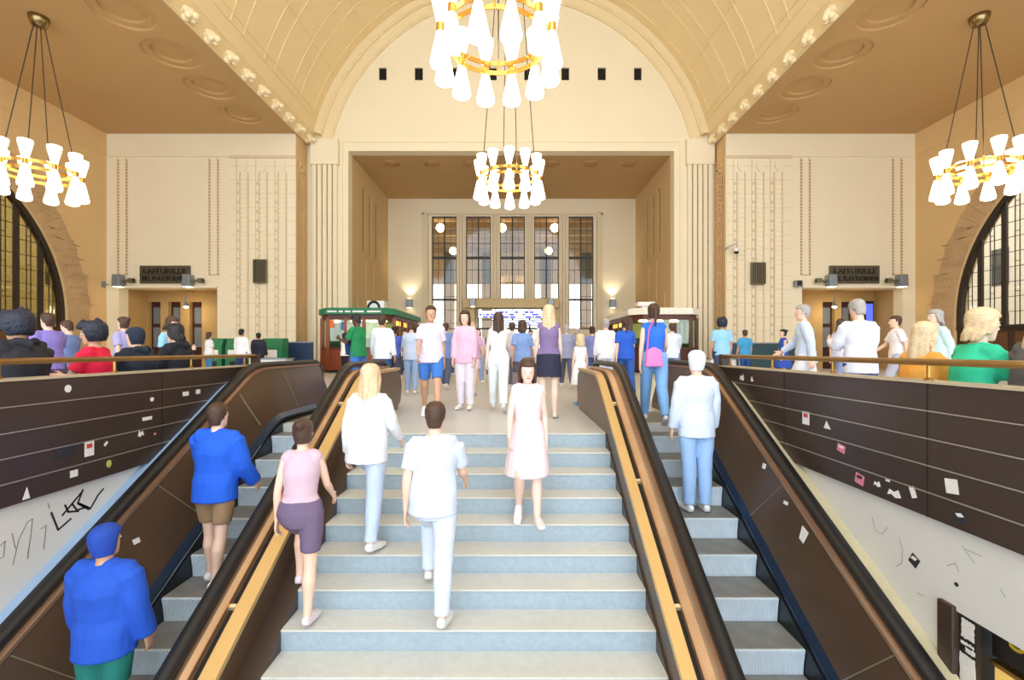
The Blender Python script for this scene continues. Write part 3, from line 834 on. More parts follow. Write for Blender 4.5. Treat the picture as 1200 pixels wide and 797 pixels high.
    # skirts beside the steps
    for nm, xin, xout in (('skirt', step_in - .03, step_in), ('skirt', step_out, step_out + .03)):
        bm = bmesh.new(); a, b = srt(xin, xout); balustrade = run_path(-.40, .02, yend=8.0)
        lo = [(y, z - .5) for y, z in balustrade]
        for i in range(len(balustrade) - 1): prism(bm, [balustrade[i], balustrade[i + 1], lo[i + 1], lo[i]], 'x', a, b)
        fix(build(nm, bm, SKIRTM, e))
    # sloped inner deck between outer skirt and outer panel
    bm = bmesh.new(); a, b = step_out + .012, step_out + .065
    pr = [(s * a, 0), (s * a, .03), (s * b, .09), (s * b, -.02)]
    sweep(bm, run_path(-.37, .05, yend=8.0), pr); fix(build('inner_ledge', bm, mat('blue_black_ledge', (40, 58, 84), .3, metal=.5), e))
    bm = bmesh.new(); pr = [(s * (step_in - .02), 0), (s * (step_in - .07), .12), (s * (step_in - .07), .05), (s * (step_in - .02), -.06)]
    sweep(bm, run_path(-.37, .05, yend=8.0), pr); fix(build('inner_ledge', bm, mat('blue_black_ledge', (40, 58, 84), .3, metal=.5), e))
    # steps with cleats
    ng = 44; w = step_out - step_in - .01
    def step_mesh(flatd=False):
        b2 = bmesh.new()
        # path (y,z) from tread back, over nose, down the curved riser
        path = [(.43, 0), (.02, 0), (.0, -.012)] + [(.0 + .030 * math.sin(PI / 2 * q / 4) , -.012 - .224 * q / 4) for q in range(1, 5)]
        prof = []
        for g in range(ng):
            xa = -w / 2 + w * g / ng; xb = xa + w / ng * .5; xc = xa + w / ng
            prof += [(xa, 0), (xb, 0), (xb + .0005, -.008), (xc - .0005, -.008)]
        rings = []
        for i, (y, z) in enumerate(path):
            pa = path[max(i - 1, 0)]; pb = path[min(i + 1, len(path) - 1)]
            t = Vector((pb[0] - pa[0], pb[1] - pa[1])).normalized(); nr = Vector((t.y, -t.x)) if True else None
            if nr.y < 0 and i < 2: nr = -nr
            if i >= 2 and nr.x > 0: nr = -nr
            rings.append([b2.verts.new((x, y + nr.x * n, z + nr.y * n)) for x, n in prof])
        for r, (a_, b_) in enumerate(zip(rings, rings[1:])):
            for q in range(len(prof) - 1):
                f = b2.faces.new((a_[q], a_[q + 1], b_[q + 1], b_[q])); f.material_index = 0 if r >= 1 else 1
        # side cheeks
        for sx in (-w / 2, w / 2 - .004):
            prism(b2, [(.4, -.005), (.01, -.005), (.05, -.22), (.4, -.22)], 'x', sx, sx + .004, 1)
        me = bpy.data.meshes.new('step'); b2.normal_update(); b2.to_mesh(me); b2.free(); me.materials.append(STEEL); me.materials.append(STEELT)
        return me
    me = step_mesh()
    xc = s * (step_in + step_out) / 2
    y = 4.01 - .4 * 11
    while y < 8.0:
        z = min(-.42 + (y - 5.9) * TAN, -.006)
        if z < ZLOW: y += .4; continue
        o = link('step', me, None, e); o.location = (0, y - 5.9, z); y += .4
    # underlay
    bm = bmesh.new(); a, b = srt(step_in + .01, step_out - .01)
    p = run_path(-.80, -.38, yend=8.0); sweep(bm, p, [(a, 0), (a, .02), (b, .02), (b, 0)]); fix(build('truss_pan', bm, DARK, e))
    return e
escL = escalator(-1, 1.9, (2.055, 2.17), (2.225, 2.34), 2.36, 2.46, 3.31, 3.71, 3.60, 'left escalator with black rubber handrails and bare cleated metal steps')
escR = escalator(1, 1.2, (1.165, 1.26), (1.305, 1.455), 1.50, 1.62, 2.50, 2.83, 2.72, 'right escalator with pale blue steps, beside the display opening')
# stair side curbs under the gold strips
for nm, x0, x1 in (('left', -2.06, -1.88), ('right', 1.15, 1.168)):
    bm = bmesh.new()
    p = run_path(-.02, .0, yend=5.9) if False else [(-.1, -3.49), (5.9, -.02)]
    prism(bm, [(-.1, -3.47), (5.92, .0), (5.92, -.6), (-.1, -4.1)], 'x', x0, x1)
    struct('baseboard_' + nm, bm, BROWN)

# outer cream stringers and well walls
for nm, a, b in (('trim_23', 2.905, 3.05), ('trim_24', -3.95, -3.79)):
    bm = bmesh.new()
    p = run_path(.28, .6, yend=8.9); sweep(bm, p, [(a, 0), (a, .06), (b, .06), (b, 0)])
    m2 = .04; sweep(bm, [(y, z + .055) for y, z in p], [(a + .05, 0), (a + .05, .012), (a + .065, .012), (a + .065, 0)])
    struct(nm, bm, CREAM if a > 0 else mat('bluegrey_stringer', (150, 176, 208), .4, noise=.1))
# well walls (white) with an opening on the right
bm = bmesh.new(); box(bm, WL - .12, WL, YB, 9.3, ZLOW - .3, .0)
struct('wall_left', bm, WELLWALL)
bm = bmesh.new()
box(bm, WR, WR + .12, 3.36, 9.3, ZLOW - .3, 0); box(bm, WR, WR + .12, YB, 3.36, -.75, 0)
struct('wall_right', bm, WELLWALL)
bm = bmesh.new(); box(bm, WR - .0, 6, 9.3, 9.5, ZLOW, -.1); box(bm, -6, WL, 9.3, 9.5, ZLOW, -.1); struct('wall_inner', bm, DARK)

# brown boarded parapets
def parapet(sgn, x, ye, label):
    e = empty('stairwell_parapet', (x, 3, 0), 0, label, 'parapet')
    xa = x - sgn * .02
    hs = [(.805, .612), (.602, .412), (.402, .218), (.208, .024), (.014, -.16)]
    for z1, z0 in hs:
        bm = bmesh.new(); box(bm, -sgn * .055, sgn * .0, YB - 3, ye - 3, z0, z1)
        build('cladding_board', bm, BROWN, e, bevel=.004)
    bm = bmesh.new()
    for z1, z0 in hs[1:]: box(bm, -sgn * .062, -sgn * .002, YB - 3, ye - 3, z1 + .001, z1 + .009)
    build('board_trim', bm, mat('thin_steel_strip', (190, 180, 166), .35, metal=.6), e)
    bm = bmesh.new(); box(bm, 0, sgn * .14, YB - 3, ye - 3, 0, .795); build('parapet_core', bm, BROWN, e)
    bm = bmesh.new(); box(bm, -sgn * .065, sgn * .15, YB - 3, ye - 3 + .01, .806, .822); build('coping', bm, mat('pale_stone_coping', (190, 176, 150), .5), e)
    # seams and rivets
    bm = bmesh.new()
    for yy in (1.6, 3.4, 5.2): box(bm, -sgn * .058, -sgn * .054, yy - 3, yy - 2.992, -.16, .8)
    build('board_joint', bm, DARK, e)
parapet(-1, WL, 7.3, 'dark brown boarded parapet on the left side of the stairwell')
parapet(1, WR, 6.9, 'dark brown boarded parapet on the right side of the stairwell')
def brass_rail(sgn, x, ys, yend, label):
    e = empty('brass_handrail', (x + sgn * .03, 3, .8235), 0, label, 'handrail')
    bm = bmesh.new(); tube(bm, [(0, YB - 3, .135), (0, yend - 3, .135)], [(.045, .026)] * 2, 14, ref=(1, 0, 0), round_ends=False); build('rail', bm, BRASS, e, smooth=True)
    for yy in ys:
        bm = bmesh.new(); tube(bm, [(0, yy - 3, 0), (0, yy - 3, .12)], [.013, .013], 10); lathe(bm, [(.03, 0), (.03, .008), (.015, .02)], (0, yy - 3, 0), 12); build('post', bm, BRASS, e)
    bm = bmesh.new(); box(bm, -.05, .05, yend - 3 - .05, yend - 3 + .05, 0, .16); build('end_post', bm, BROWN, e)
brass_rail(-1, WL, [-1.8, -.7, .4, 1.45, 2.55, 3.63, 4.69, 5.8, 6.95], 7.25, 'brass tube handrail on the left brown parapet')
brass_rail(1, WR, [-1.7, -.7, .4, 1.4, 2.45, 3.49, 4.54, 5.6, 6.67], 6.9, 'brass tube handrail on the right brown parapet')

# opening on the right of the well with shop sign
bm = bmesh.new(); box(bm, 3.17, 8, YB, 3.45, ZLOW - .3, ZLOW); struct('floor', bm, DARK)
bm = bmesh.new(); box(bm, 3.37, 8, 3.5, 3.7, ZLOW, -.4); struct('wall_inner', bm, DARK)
e = empty('shop_front', (3.5, 1.5, ZLOW), 0, 'dark shop front with yellow lettering in the opening at the lower right corner', 'shop front')
SX = 3.45
bm = bmesh.new(); box(bm, 0, .1, -4, 1.94, 2.28, 3.1); build('fascia', bm, mat('dark_brown_fascia', (44, 30, 24), .4, noise=.1), e)
bm = bmesh.new(); box(bm, -.02, .1, -4, 1.94, 2.22, 2.25); build('fascia_trim', bm, BRASS, e)
bm = bmesh.new(); box(bm, .02, .1, -4, 1.94, 0, 2.2); build('lit_display', bm, mat('lit_yellow_display', (240, 200, 110), .5, emit=(250, 206, 110), estr=.5), e)
me = text_mesh('SA', .26, .01); me.materials.append(YELL)
t = bpy.data.objects.new('yellow_lettering', me); COL.objects.link(t); t.parent = e
t.rotation_euler = (PI / 2, 0, -PI / 2); t.location = (-.062, 1.62, 2.45)
# dark pillar with torn posters
e = empty('poster_pillar', (WR, 3.3, ZLOW), 0, 'dark framed pillar pasted with torn white posters beside the shop front', 'pillar')
bm = bmesh.new(); box(bm, -.03, .1, -.06, .06, 0, 2.74); build('pillar_post', bm, BROWN, e, bevel=.01)
bm = bmesh.new(); box(bm, .02, .05, -.18, -.06, 0, 2.70); build('poster_panel', bm, mat('poster_board', (40, 34, 30), .5), e)
rnd = random.Random(5)
def ragged(bm, x, y0, y1, z0, z1, n=9):
    pts = []
    for i in range(n): pts.append((y0 + (y1 - y0) * i / n, z0 + rnd.uniform(-.004, .006)))
    for i in range(n): pts.append((y1 + rnd.uniform(-.005, .004), z0 + (z1 - z0) * i / n))
    for i in range(n): pts.append((y1 + (y0 - y1) * i / n, z1 + rnd.uniform(-.006, .004)))
    for i in range(n): pts.append((y0 + rnd.uniform(-.004, .005), z1 + (z0 - z1) * i / n))
    prism(bm, pts, 'x', x, x + .004)
for (y0, y1, z0, z1) in ((-.17, -.08, 2.55, 2.68), (-.165, -.075, 2.505, 2.525), (-.175, -.11, 2.46, 2.495), (-.178, -.07, 2.15, 2.44)):
    bm = bmesh.new(); ragged(bm, .014, y0, y1, z0, z1); build('torn_poster', bm, PAPER, e)

# ------------------------------------------------------------------ stickers
def wall_pt(x, y, X):           # pixel on the plane x = X -> (Y, Z)
    d = F * X / (x - 602); return d, pz(y, d)
cols = {'w': PAPER, 'p': mat('pink_sticker', (214, 130, 150), .6, noise=.3, scale=40), 'y': mat('yellow_green_sticker', (190, 190, 90), .6), 'b': mat('black_sticker', (40, 42, 50), .6, noise=.4, scale=60), 'r': mat('red_sticker', (200, 60, 60), .6)}
def sticker(x, y, X, wpx, hpx, shape, c, label, rot=0, c2=None):
    d, z = wall_pt(x, y, X); s = F / d; tilt = 0
    if abs(X) in (3.452, 2.612):
        st_, pt_ = (3.365, 3.60) if X < 0 else (2.555, 2.72)
        for _ in range(12):
            d, z = wall_pt(x, y, X); hh = z - (d - 5.9) * TAN; X = (1 if X > 0 else -1) * (st_ + (pt_ - st_) * (hh + .30) / .66)
        tilt = math.atan2(pt_ - st_, .66) * (1 if X > 0 else -1); s = F / d
    sg = 1 if X > 0 else -1
    wy = wpx * d / abs(x - 602); h = hpx / s          # foreshortened width along the wall
    wy = min(wy, .3)
    if shape == 'round': poly = [(wy / 2 * math.cos(2 * PI * i / 14), h / 2 * math.sin(2 * PI * i / 14)) for i in range(14)]
    elif shape == 'tri': poly = [(-wy / 2, -h / 2), (wy / 2, -h / 2), (wy * .1, h / 2)]
    elif shape == 'torn': poly = [(-wy / 2, -h * .3), (-wy * .1, -h / 2), (wy * .2, -h * .2), (wy / 2, -h * .4), (wy * .35, h * .3), (0, h * .15), (-wy * .3, h / 2)]
    else: poly = [(-wy / 2, -h / 2), (wy / 2, -h / 2), (wy / 2, h / 2), (-wy / 2, h / 2)]
    cr, sr = math.cos(rot), math.sin(rot)
    poly = [(u * cr - v * sr, u * sr + v * cr) for u, v in poly]
    bm = bmesh.new(); prism(bm, poly, 'x', 0, -sg * .0025)
    o = build('sticker', bm, cols[c]); o.location = (X - sg * .0005, d, z)
    prop(o, label, 'sticker'); o.rotation_euler = (0, tilt, 0)
    if c2:
        bm = bmesh.new(); prism(bm, [(u * .6, v * .3 + h * .2) for u, v in poly], 'x', -sg * .0025, -sg * .004); build('print', bm, cols[c2], o)
XLc, XRc = WL + .056, WR - .056
for a in [
    (79.5, 455.5, XLc, 8, 9, 'round', 'w', 'chipped round white sticker on the top board of the left parapet'),
    (178, 468, XLc, 4.5, 5, 'round', 'w', 'tiny round white sticker on the second board of the left parapet'),
    (172.5, 490.5, XLc, 11, 4, 'rect', 'w', 'flat white sticker strip on the third board of the left parapet'),
    (217.5, 461.5, XLc, 7, 5, 'rect', 'w', 'small white label on the left parapet, left of a pair'),
    (232, 459, XLc, 5, 5, 'rect', 'w', 'small white label on the left parapet, right of a pair'),
    (165, 508, XLc, 7, 8, 'torn', 'w', 'torn cream sticker on the lower left parapet'),
    (181.5, 508.5, XLc, 3, 3, 'round', 'p', 'tiny pink dot sticker beside the torn cream one'),
    (104.5, 526, XLc, 11, 17, 'rect', 'w', 'upright white sticker with a red stripe on the left parapet', 0, 'r'),
    (124, 520, XLc, 5, 3, 'rect', 'w', 'short slanted white scrap right of the red striped sticker', .8),
    (127.5, 543.5, XLc, 6, 9, 'round', 'y', 'yellow round sticker low on the left parapet'),
    (86.5, 555, XLc, 9, 8, 'rect', 'w', 'square white sticker on the bottom left parapet board'),
    (30.5, 578, XLc, 9, 14, 'tri', 'w', 'white triangular scrap at the bottom of the left parapet'),
    (77, 530, XLc, 22, 12, 'rect', 'b', 'dark smudged sticker left of the red striped one'),
    (869.5, 442.5, XRc, 5, 8, 'torn', 'w', 'curved white scrap near the far end of the right parapet'),
    (881.5, 444, XRc, 4, 6, 'tri', 'w', 'small white triangle scrap near the far end of the right parapet'),
    (944.5, 490, XRc, 8, 15, 'rect', 'w', 'white sticker with a red top on the right parapet', 0, 'r'),
    (969.5, 498, XRc, 8, 9, 'tri', 'w', 'white triangular sticker right of the red topped one'),
    (986, 525.5, XRc, 9, 9, 'rect', 'p', 'pink and white sticker on the fourth right board', .2, 'w'),
    (1007.5, 561.5, XRc, 10, 12, 'rect', 'p', 'lower pink sticker at the edge of the white wall', .2, 'b'),
    (1028, 567, XRc, 8, 7, 'torn', 'w', 'ragged white scrap right of the lower pink sticker'),
    (1040.5, 563, XRc, 5, 3, 'rect', 'w', 'tiny white chip above the torn strip sticker'),
    (1048, 578, XRc, 16, 10, 'torn', 'w', 'wide torn white strip on the bottom right board'),
    (1070, 577, XRc, 6, 13, 'rect', 'w', 'slanting white strip on the right parapet', -.4),
    (1115.5, 570, XRc, 15, 17, 'rect', 'w', 'large square white sticker on the right parapet', -.15),
    (1125, 606.5, XRc, 13, 13, 'rect', 'b', 'dark and white sticker on the lowest right board', -.5, 'w'),
    (1071.5, 657, WR, 10, 13, 'rect', 'b', 'black diamond sticker on the white wall at the right', .5, 'w'),
    (1121, 685, WR, 5, 5, 'round', 'b', 'small dark spot sticker low on the white right wall'),
    (162, 633, -3.452, 12, 6, 'rect', 'w', 'small white label on the left escalator side panel'),
    (895, 546, 2.612, 5, 6, 'rect', 'w', 'tiny square white label high on the right escalator panel'),
    (920, 589, 2.612, 7, 4, 'rect', 'w', 'thin white label on the right escalator panel'),
    (940, 625, 2.612, 11, 15, 'rect', 'w', 'tilted white label low on the right escalator panel', .3),
]: sticker(*a)
# warning strip at the left newel
bm = bmesh.new(); box(bm, 0, .006, -.04, .04, -.2, .2); o = build('newel_label', bm, WHITE); o.location = (-3.60, 8.80, .40); prop(o, 'tall white notice strip on the left escalator newel', 'label'); o.rotation_euler = (.15, 0, 0)

# graffiti strokes on the white walls
def stroke(name, X, pts, w, m, label):
    sg = 1 if X > 0 else -1
    root = empty(name, (X, 3, 0), 0, label, 'graffiti')
    for k, poly in enumerate(pts):
        bm = bmesh.new()
        P = [(u_ - 3, v_) for u_, v_ in (wall_pt(x, y, X) for x, y in poly)]
        for _ in range(0): P = [wall_pt(x, y, X) for x, y in poly]
        for (a, b) in zip(P, P[1:]):
            t = Vector((b[0] - a[0], b[1] - a[1])); 
            if t.length < 1e-5: continue
            t.normalize(); n = Vector((-t.y, t.x)) * w / 2; t = t * w * .3
            prism(bm, [(a[0] - n.x - t.x, a[1] - n.y - t.y), (b[0] - n.x + t.x, b[1] - n.y + t.y), (b[0] + n.x + t.x, b[1] + n.y + t.y), (a[0] + n.x - t.x, a[1] + n.y - t.y)], 'x', 0, -sg * .002)
        build('stroke', bm, m, root)
stroke('graffiti_tag', WL, [[(60, 601), (68, 621), (83, 608)], [(76, 592), (80, 600), (92, 599)], [(73, 604), (88, 586), (97, 575)], [(84, 590), (90, 598), (102, 594)], [(97, 574), (91, 590), (104, 597)], [(92, 590), (106, 596), (115, 580), (121, 573)]], .017, INK, 'bold black marker tag on the left white wall')
stroke('graffiti_scribble', WL, [[(0, 640), (6, 634), (4, 652), (0, 655)], [(14, 625), (18, 643)], [(15, 662), (22, 632), (32, 612), (38, 608)], [(38, 608), (36, 628), (32, 655), (34, 640)], [(48, 620), (54, 616), (51, 644)], [(56, 590), (58, 596)]], .006, mat('thin_grey_marker', (110, 110, 120), .7), 'thin grey scribbles left of the bold tag')
stroke('graffiti_scribble', WR, [[(1022, 606), (1026, 622), (1034, 626), (1040, 618)], [(1054, 630), (1058, 645), (1057, 660), (1050, 664)], [(1132, 644), (1150, 652)], [(1128, 640), (1142, 660)], [(1110, 663), (1120, 660), (1124, 670)], [(1172, 690), (1178, 700)], [(1075, 695), (1083, 699)]], .006, INKL, 'faint grey scribbles on the white wall at the right')
# scratch on the sloping right escalator panel
bm = bmesh.new(); tube(bm, [V_ for V_ in [__import__('mathutils').Vector(p) for p in ((0, .5, .31), (0, .22, -.06), (0, .20, -.07), (0, 0, -.30))]], [.0025] * 4, 6)
o = build('panel_scratch', bm, mat('tan_scratch', (150, 130, 80), .6)); o.location = (2.585, 2.05, -2.28); prop(o, 'long tan scratch across the right escalator side panel', 'scratch')
# ================================================================== KIOSKS
def kiosk(sgn, fascia, body, label, green):
    x0, x1 = (-8.9, -5.55) if sgn < 0 else (5.45, 8.5)
    y0, y1 = 21.4, 27.3
    e = empty('ticket_kiosk', ((x0 + x1) / 2, y0, 0), 0, label, 'kiosk')
    cx = (x0 + x1) / 2; hw = (x1 - x0) / 2; dp = y1 - y0; c = .45
    def outline(g=0): return [(-hw + c - g * .4, -g), (hw - c + g * .4, -g), (hw + g, c - g * .4), (hw + g, dp + g), (-hw - g, dp + g), (-hw - g, c - g * .4)]
    bm = bmesh.new(); prism(bm, outline(.0), 'z', 0.12, 1.08); build('lower_panelling', bm, body, e)
    bm = bmesh.new(); prism(bm, outline(-.06), 'z', 0, .12); build('plinth', bm, DARK, e)
    bm = bmesh.new(); prism(bm, outline(.06), 'z', 1.08, 1.16); build('counter_ledge', bm, WOODD, e)
    bm = bmesh.new(); prism(bm, outline(.0), 'z', 2.42, 2.66); build('head_beam', bm, WOODD, e)
    bm = bmesh.new(); prism(bm, outline(.14), 'z', 2.66, 2.92); prism(bm, outline(.02), 'z', 2.92, 2.97); build('roof_fascia', bm, fascia, e, bevel=.01)
    # posts
    o_ = outline(0)
    for (a, b) in zip(o_, o_[1:] + o_[:1]):
        A, B = Vector((a[0], a[1])), Vector((b[0], b[1])); L = (B - A).length; n = max(1, round(L / .8))
        for k in range(n):
            p = A + (B - A) * k / n
            bm = bmesh.new(); box(bm, p.x - .07, p.x + .07, p.y - .07, p.y + .07, .12, 2.5); build('post', bm, WOOD if green else WOODD, e, bevel=.01)
        g = bmesh.new(); n2 = Vector(((B - A).y, -(B - A).x)).normalized() * .01
        prism(g, [(A.x, A.y), (B.x, B.y), (B.x - n2.x, B.y - n2.y), (A.x - n2.x, A.y - n2.y)], 'z', 1.16, 2.42); build('glass_pane', g, GLASSK, e)
    # lit interior back and a shelf
    bm = bmesh.new(); box(bm, -hw + .3, hw - .3, dp * .5, dp * .5 + .05, 1.16, 2.4); build('back_board', bm, mat('kiosk_interior', (214, 214, 160), .7), e)
    bm = bmesh.new(); box(bm, -hw + .2, hw - .2, .9, 1.2, 1.16, 1.6); build('display_shelf', bm, mat('kiosk_shelf', (90, 110, 90), .7), e)
    # strip lamps under the head beam
    xs = (-.95, -.1, .75, 1.2) if sgn < 0 else (-1.1, -.4, .3)
    for k, xx in enumerate(xs):
        bm = bmesh.new(); ellipsoid(bm, (xx, -.06 if sgn > 0 else .25, 2.36), (.22, .07, .07), 12); build('strip_lamp', bm, mat('lit_kiosk_lamp', (255, 226, 170), .4, emit=(255, 214, 150), estr=6), e, smooth=True)
    L = bpy.data.lights.new('l', 'POINT'); L.energy = 60; L.color = (1, .85, .55); L.shadow_soft_size = .3
    lo = bpy.data.objects.new('kiosk_light', L); COL.objects.link(lo); lo.parent = e; lo.location = (0, 1.6, 2.2)
    xi = hw if sgn < 0 else -hw
    for k in range(3):
        bm = bmesh.new(); box(bm, xi + (.02 if sgn < 0 else -.05), xi + (.05 if sgn < 0 else -.02), .7 + k * 1.3, 1.5 + k * 1.3, 2.2, 2.4); build('sign_light', bm, mat('lit_amber_sign', (255, 190, 80), .5, emit=(255, 180, 70), estr=2.2), e)
    # roof equipment
    bm = bmesh.new()
    if sgn < 0: box(bm, .35, 1.15, .6, 1.3, 2.97, 3.35)
    else: box(bm, -1.15, -.35, .6, 1.2, 3.1, 3.3); box(bm, -.95, -.6, .7, 1.0, 2.97, 3.1)
    build('roof_unit', bm, WHITE, e, bevel=.02)
    if sgn < 0:
        bm = bmesh.new(); tube(bm, [(.68 + .26 * math.cos(PI * i / 10), .58, 3.0 + .3 * math.sin(PI * i / 10)) for i in range(11)], [.06] * 11, 10); build('fan_hood', bm, BLACK, e, smooth=True)
        # sign marks on the fascia, illegible at this distance
        bm = bmesh.new()
        for a, b in ((-1.2, -.78), (-.68, -.5), (-.4, -.16), (-.06, .45), (.6, 1.2)): box(bm, a, b, -.155, -.14, 2.75, 2.82)
        build('fascia_marks', bm, WHITE, e)
        bm = bmesh.new(); box(bm, -.62, -.34, -.03, -.01, 1.95, 2.3); build('information_sign', bm, mat('blue_info_sign', (30, 100, 180), .5), e)
        me = text_mesh('i', .32, .004); me.materials.append(WHITE); t = bpy.data.objects.new('information_letter', me); COL.objects.link(t); t.parent = e; t.location = (-.48, -.034, 2.01); t.rotation_euler = (PI / 2, 0, 0)
        bm = bmesh.new(); box(bm, -1.2, -.95, -.03, -.01, 2.05, 2.4); build('orange_poster', bm, mat('orange_poster', (226, 110, 50), .5), e)
kiosk(-1, GREEN, WOOD, 'red brown wooden kiosk with a green roof fascia, left of the crowd', True)
kiosk(1, mat('white_fascia', (244, 240, 228), .5), WOODD, 'dark red kiosk with a white roof fascia, right of the crowd', False)

# hoardings and machines along the back wall
def hoard(x0, x1, d, z1, m, label):
    bm = bmesh.new(); box(bm, px(x0, d), px(x1, d), d, d + .12, .05, z1); o = build('low_screen', bm, m, bevel=.01); prop(o, label, 'screen')
    bm = bmesh.new(); box(bm, px(x0, d), px(x1, d), d - .02, d + .14, z1, z1 + .05); build('top_rail', bm, GREYM, o)
    for xx in (px(x0, d) + .1, px(x1, d) - .1):
        bm = bmesh.new(); box(bm, xx - .04, xx + .04, d - .2, d + .3, 0, .05); build('foot', bm, GREYM, o)
hoard(323, 366, 19.5, 1.34, NAVY, 'low navy screen in front of the left carved pier')
hoard(836, 866, 19.5, 1.32, NAVY, 'low navy screen in front of the right carved pier')
hoard(880, 938, 20.5, 1.32, TEAL, 'low dark teal screen before the right bay wall')
def machine(x, d, lab, w=.8, h=1.5):
    e = empty('ticket_machine', (px(x, d), d, 0), 0, lab, 'ticket machine')
    bm = bmesh.new(); prism(bm, [(-.3, 0), (.3, 0), (.3, h), (-.15, h), (-.3, h - .35)], 'x', -w / 2, w / 2); build('machine_case', bm, GREENB, e, bevel=.02)
    bm = bmesh.new(); box(bm, -w * .3, w * .3, -.32, -.3, .75, 1.05); build('panel', bm, WHITE, e)
    bm = bmesh.new(); box(bm, -w * .2, w * .2, -.31, -.29, .4, .6); build('tray', bm, BLACK, e)
machine(256, 18.6, 'green ticket machine nearest the left platform doorway', .6)
machine(278, 18.6, 'green ticket machine with a white panel, second from the left doorway', .6)
machine(322, 18.4, 'green ticket machine right of the person in navy')
def white_counter(x, d, lab):
    bm = bmesh.new(); box(bm, px(x, d) - .45, px(x, d) + .45, d, d + .5, 0, .72); o = build('white_counter', bm, WHITE, bevel=.02); prop(o, lab, 'counter')
    bm = bmesh.new(); box(bm, px(x, d) - .5, px(x, d) + .5, d - .05, d + .55, .72, .76); build('worktop', bm, GREYM, o)
white_counter(320, 16.2, 'low white counter behind the left brass rail end')
white_counter(848, 16.5, 'low white counter behind the right brass rail end')
for x, lab in ((512, 'white notice frame left of the portal, %s one of the pair'), (692, 'white notice frame right of the portal, %s one of the pair')):
    for k in range(2):
        d = RY - 1.5; xx = px(x - 8 + 16 * k, d)
        e = empty('notice_frame', (xx, d, 0), 0, lab % ('left' if k == 0 else 'right'), 'notice board')
        bm = bmesh.new(); box(bm, -.38, .38, 0, .06, 1.0, 1.75); build('frame', bm, DKFRAME, e)
        bm = bmesh.new(); box(bm, -.33, .33, -.01, 0, 1.05, 1.7); build('sheet', bm, WHITE, e)
        bm = bmesh.new(); box(bm, -.36, -.3, 0, .05, 0, 1.0); box(bm, .3, .36, 0, .05, 0, 1.0); build('legs', bm, DKFRAME, e)

# benches behind the parapets
for sgn, x in ((-1, WL - .58), (1, WR + .56)):
    e = empty('bench', (x, 4.5, 0), 0, 'wooden bench behind the %s brass rail, under the seated people' % ('left' if sgn < 0 else 'right'), 'bench')
    for k in range(4):
        bm = bmesh.new(); box(bm, -.2 + k * .11, -.11 + k * .11, -3.2, 3.0, .37, .40); build('seat_slat', bm, WOOD, e, bevel=.005)
    for yy in (-2.8, -.9, .9, 2.6):
        bm = bmesh.new(); box(bm, -.18, .2, yy - .04, yy + .04, 0, .37); build('leg', bm, DKFRAME, e)
#PB
# ================================================================== PEOPLE
SKIN = {k: mat('skin_' + k, c, .5, noise=.06, scale=10) for k, c in {'light': (236, 196, 172), 'tan': (206, 158, 126), 'dark': (92, 60, 46), 'pale': (236, 204, 186)}.items()}
HAIRM = {k: mat('hair_' + k, c, .5, noise=.3, scale=30, bump=.5, bscale=60) for k, c in {'black': (24, 22, 24), 'brown': (74, 50, 36), 'blond': (222, 196, 156), 'grey': (170, 164, 158), 'navy': (24, 34, 52)}.items()}
EYEW = mat('eye_white', (236, 234, 230), .3); IRIS = mat('eye_dark', (40, 30, 26), .2); LIP = mat('lip_colour', (176, 96, 92), .5)
def cloth(c): return mat('cloth_%d_%d_%d' % c, c, .8, noise=.07, scale=7, bump=.25, bscale=9)
V = Vector
def remesh(bm, vox, smooth=3, name='mesh'):
    bmesh.ops.recalc_face_normals(bm, faces=bm.faces)
    me = bpy.data.meshes.new(name); bm.to_mesh(me); bm.free()
    o = bpy.data.objects.new('tmp', me); COL.objects.link(o)
    r = o.modifiers.new('r', 'REMESH'); r.mode = 'VOXEL'; r.voxel_size = vox; r.use_smooth_shade = True
    s = o.modifiers.new('s', 'SMOOTH'); s.iterations = smooth; s.factor = .5
    dg = bpy.context.evaluated_depsgraph_get(); ev = o.evaluated_get(dg)
    out = bpy.data.meshes.new_from_object(ev); out.name = name
    bpy.data.objects.remove(o); bpy.data.meshes.remove(me)
    for p in out.polygons: p.use_smooth = True
    return out
def plain(bm, name):
    bmesh.ops.recalc_face_normals(bm, faces=bm.faces)
    me = bpy.data.meshes.new(name); bm.to_mesh(me); bm.free()
    for p in me.polygons: p.use_smooth = True
    return me
BASE = dict(fem=False, lean=0, thL=0, knL=2, thR=0, knR=2, shL=5, elL=12, shR=5, elR=12, abL=9, abR=9, head=0, nod=0, twist=0)
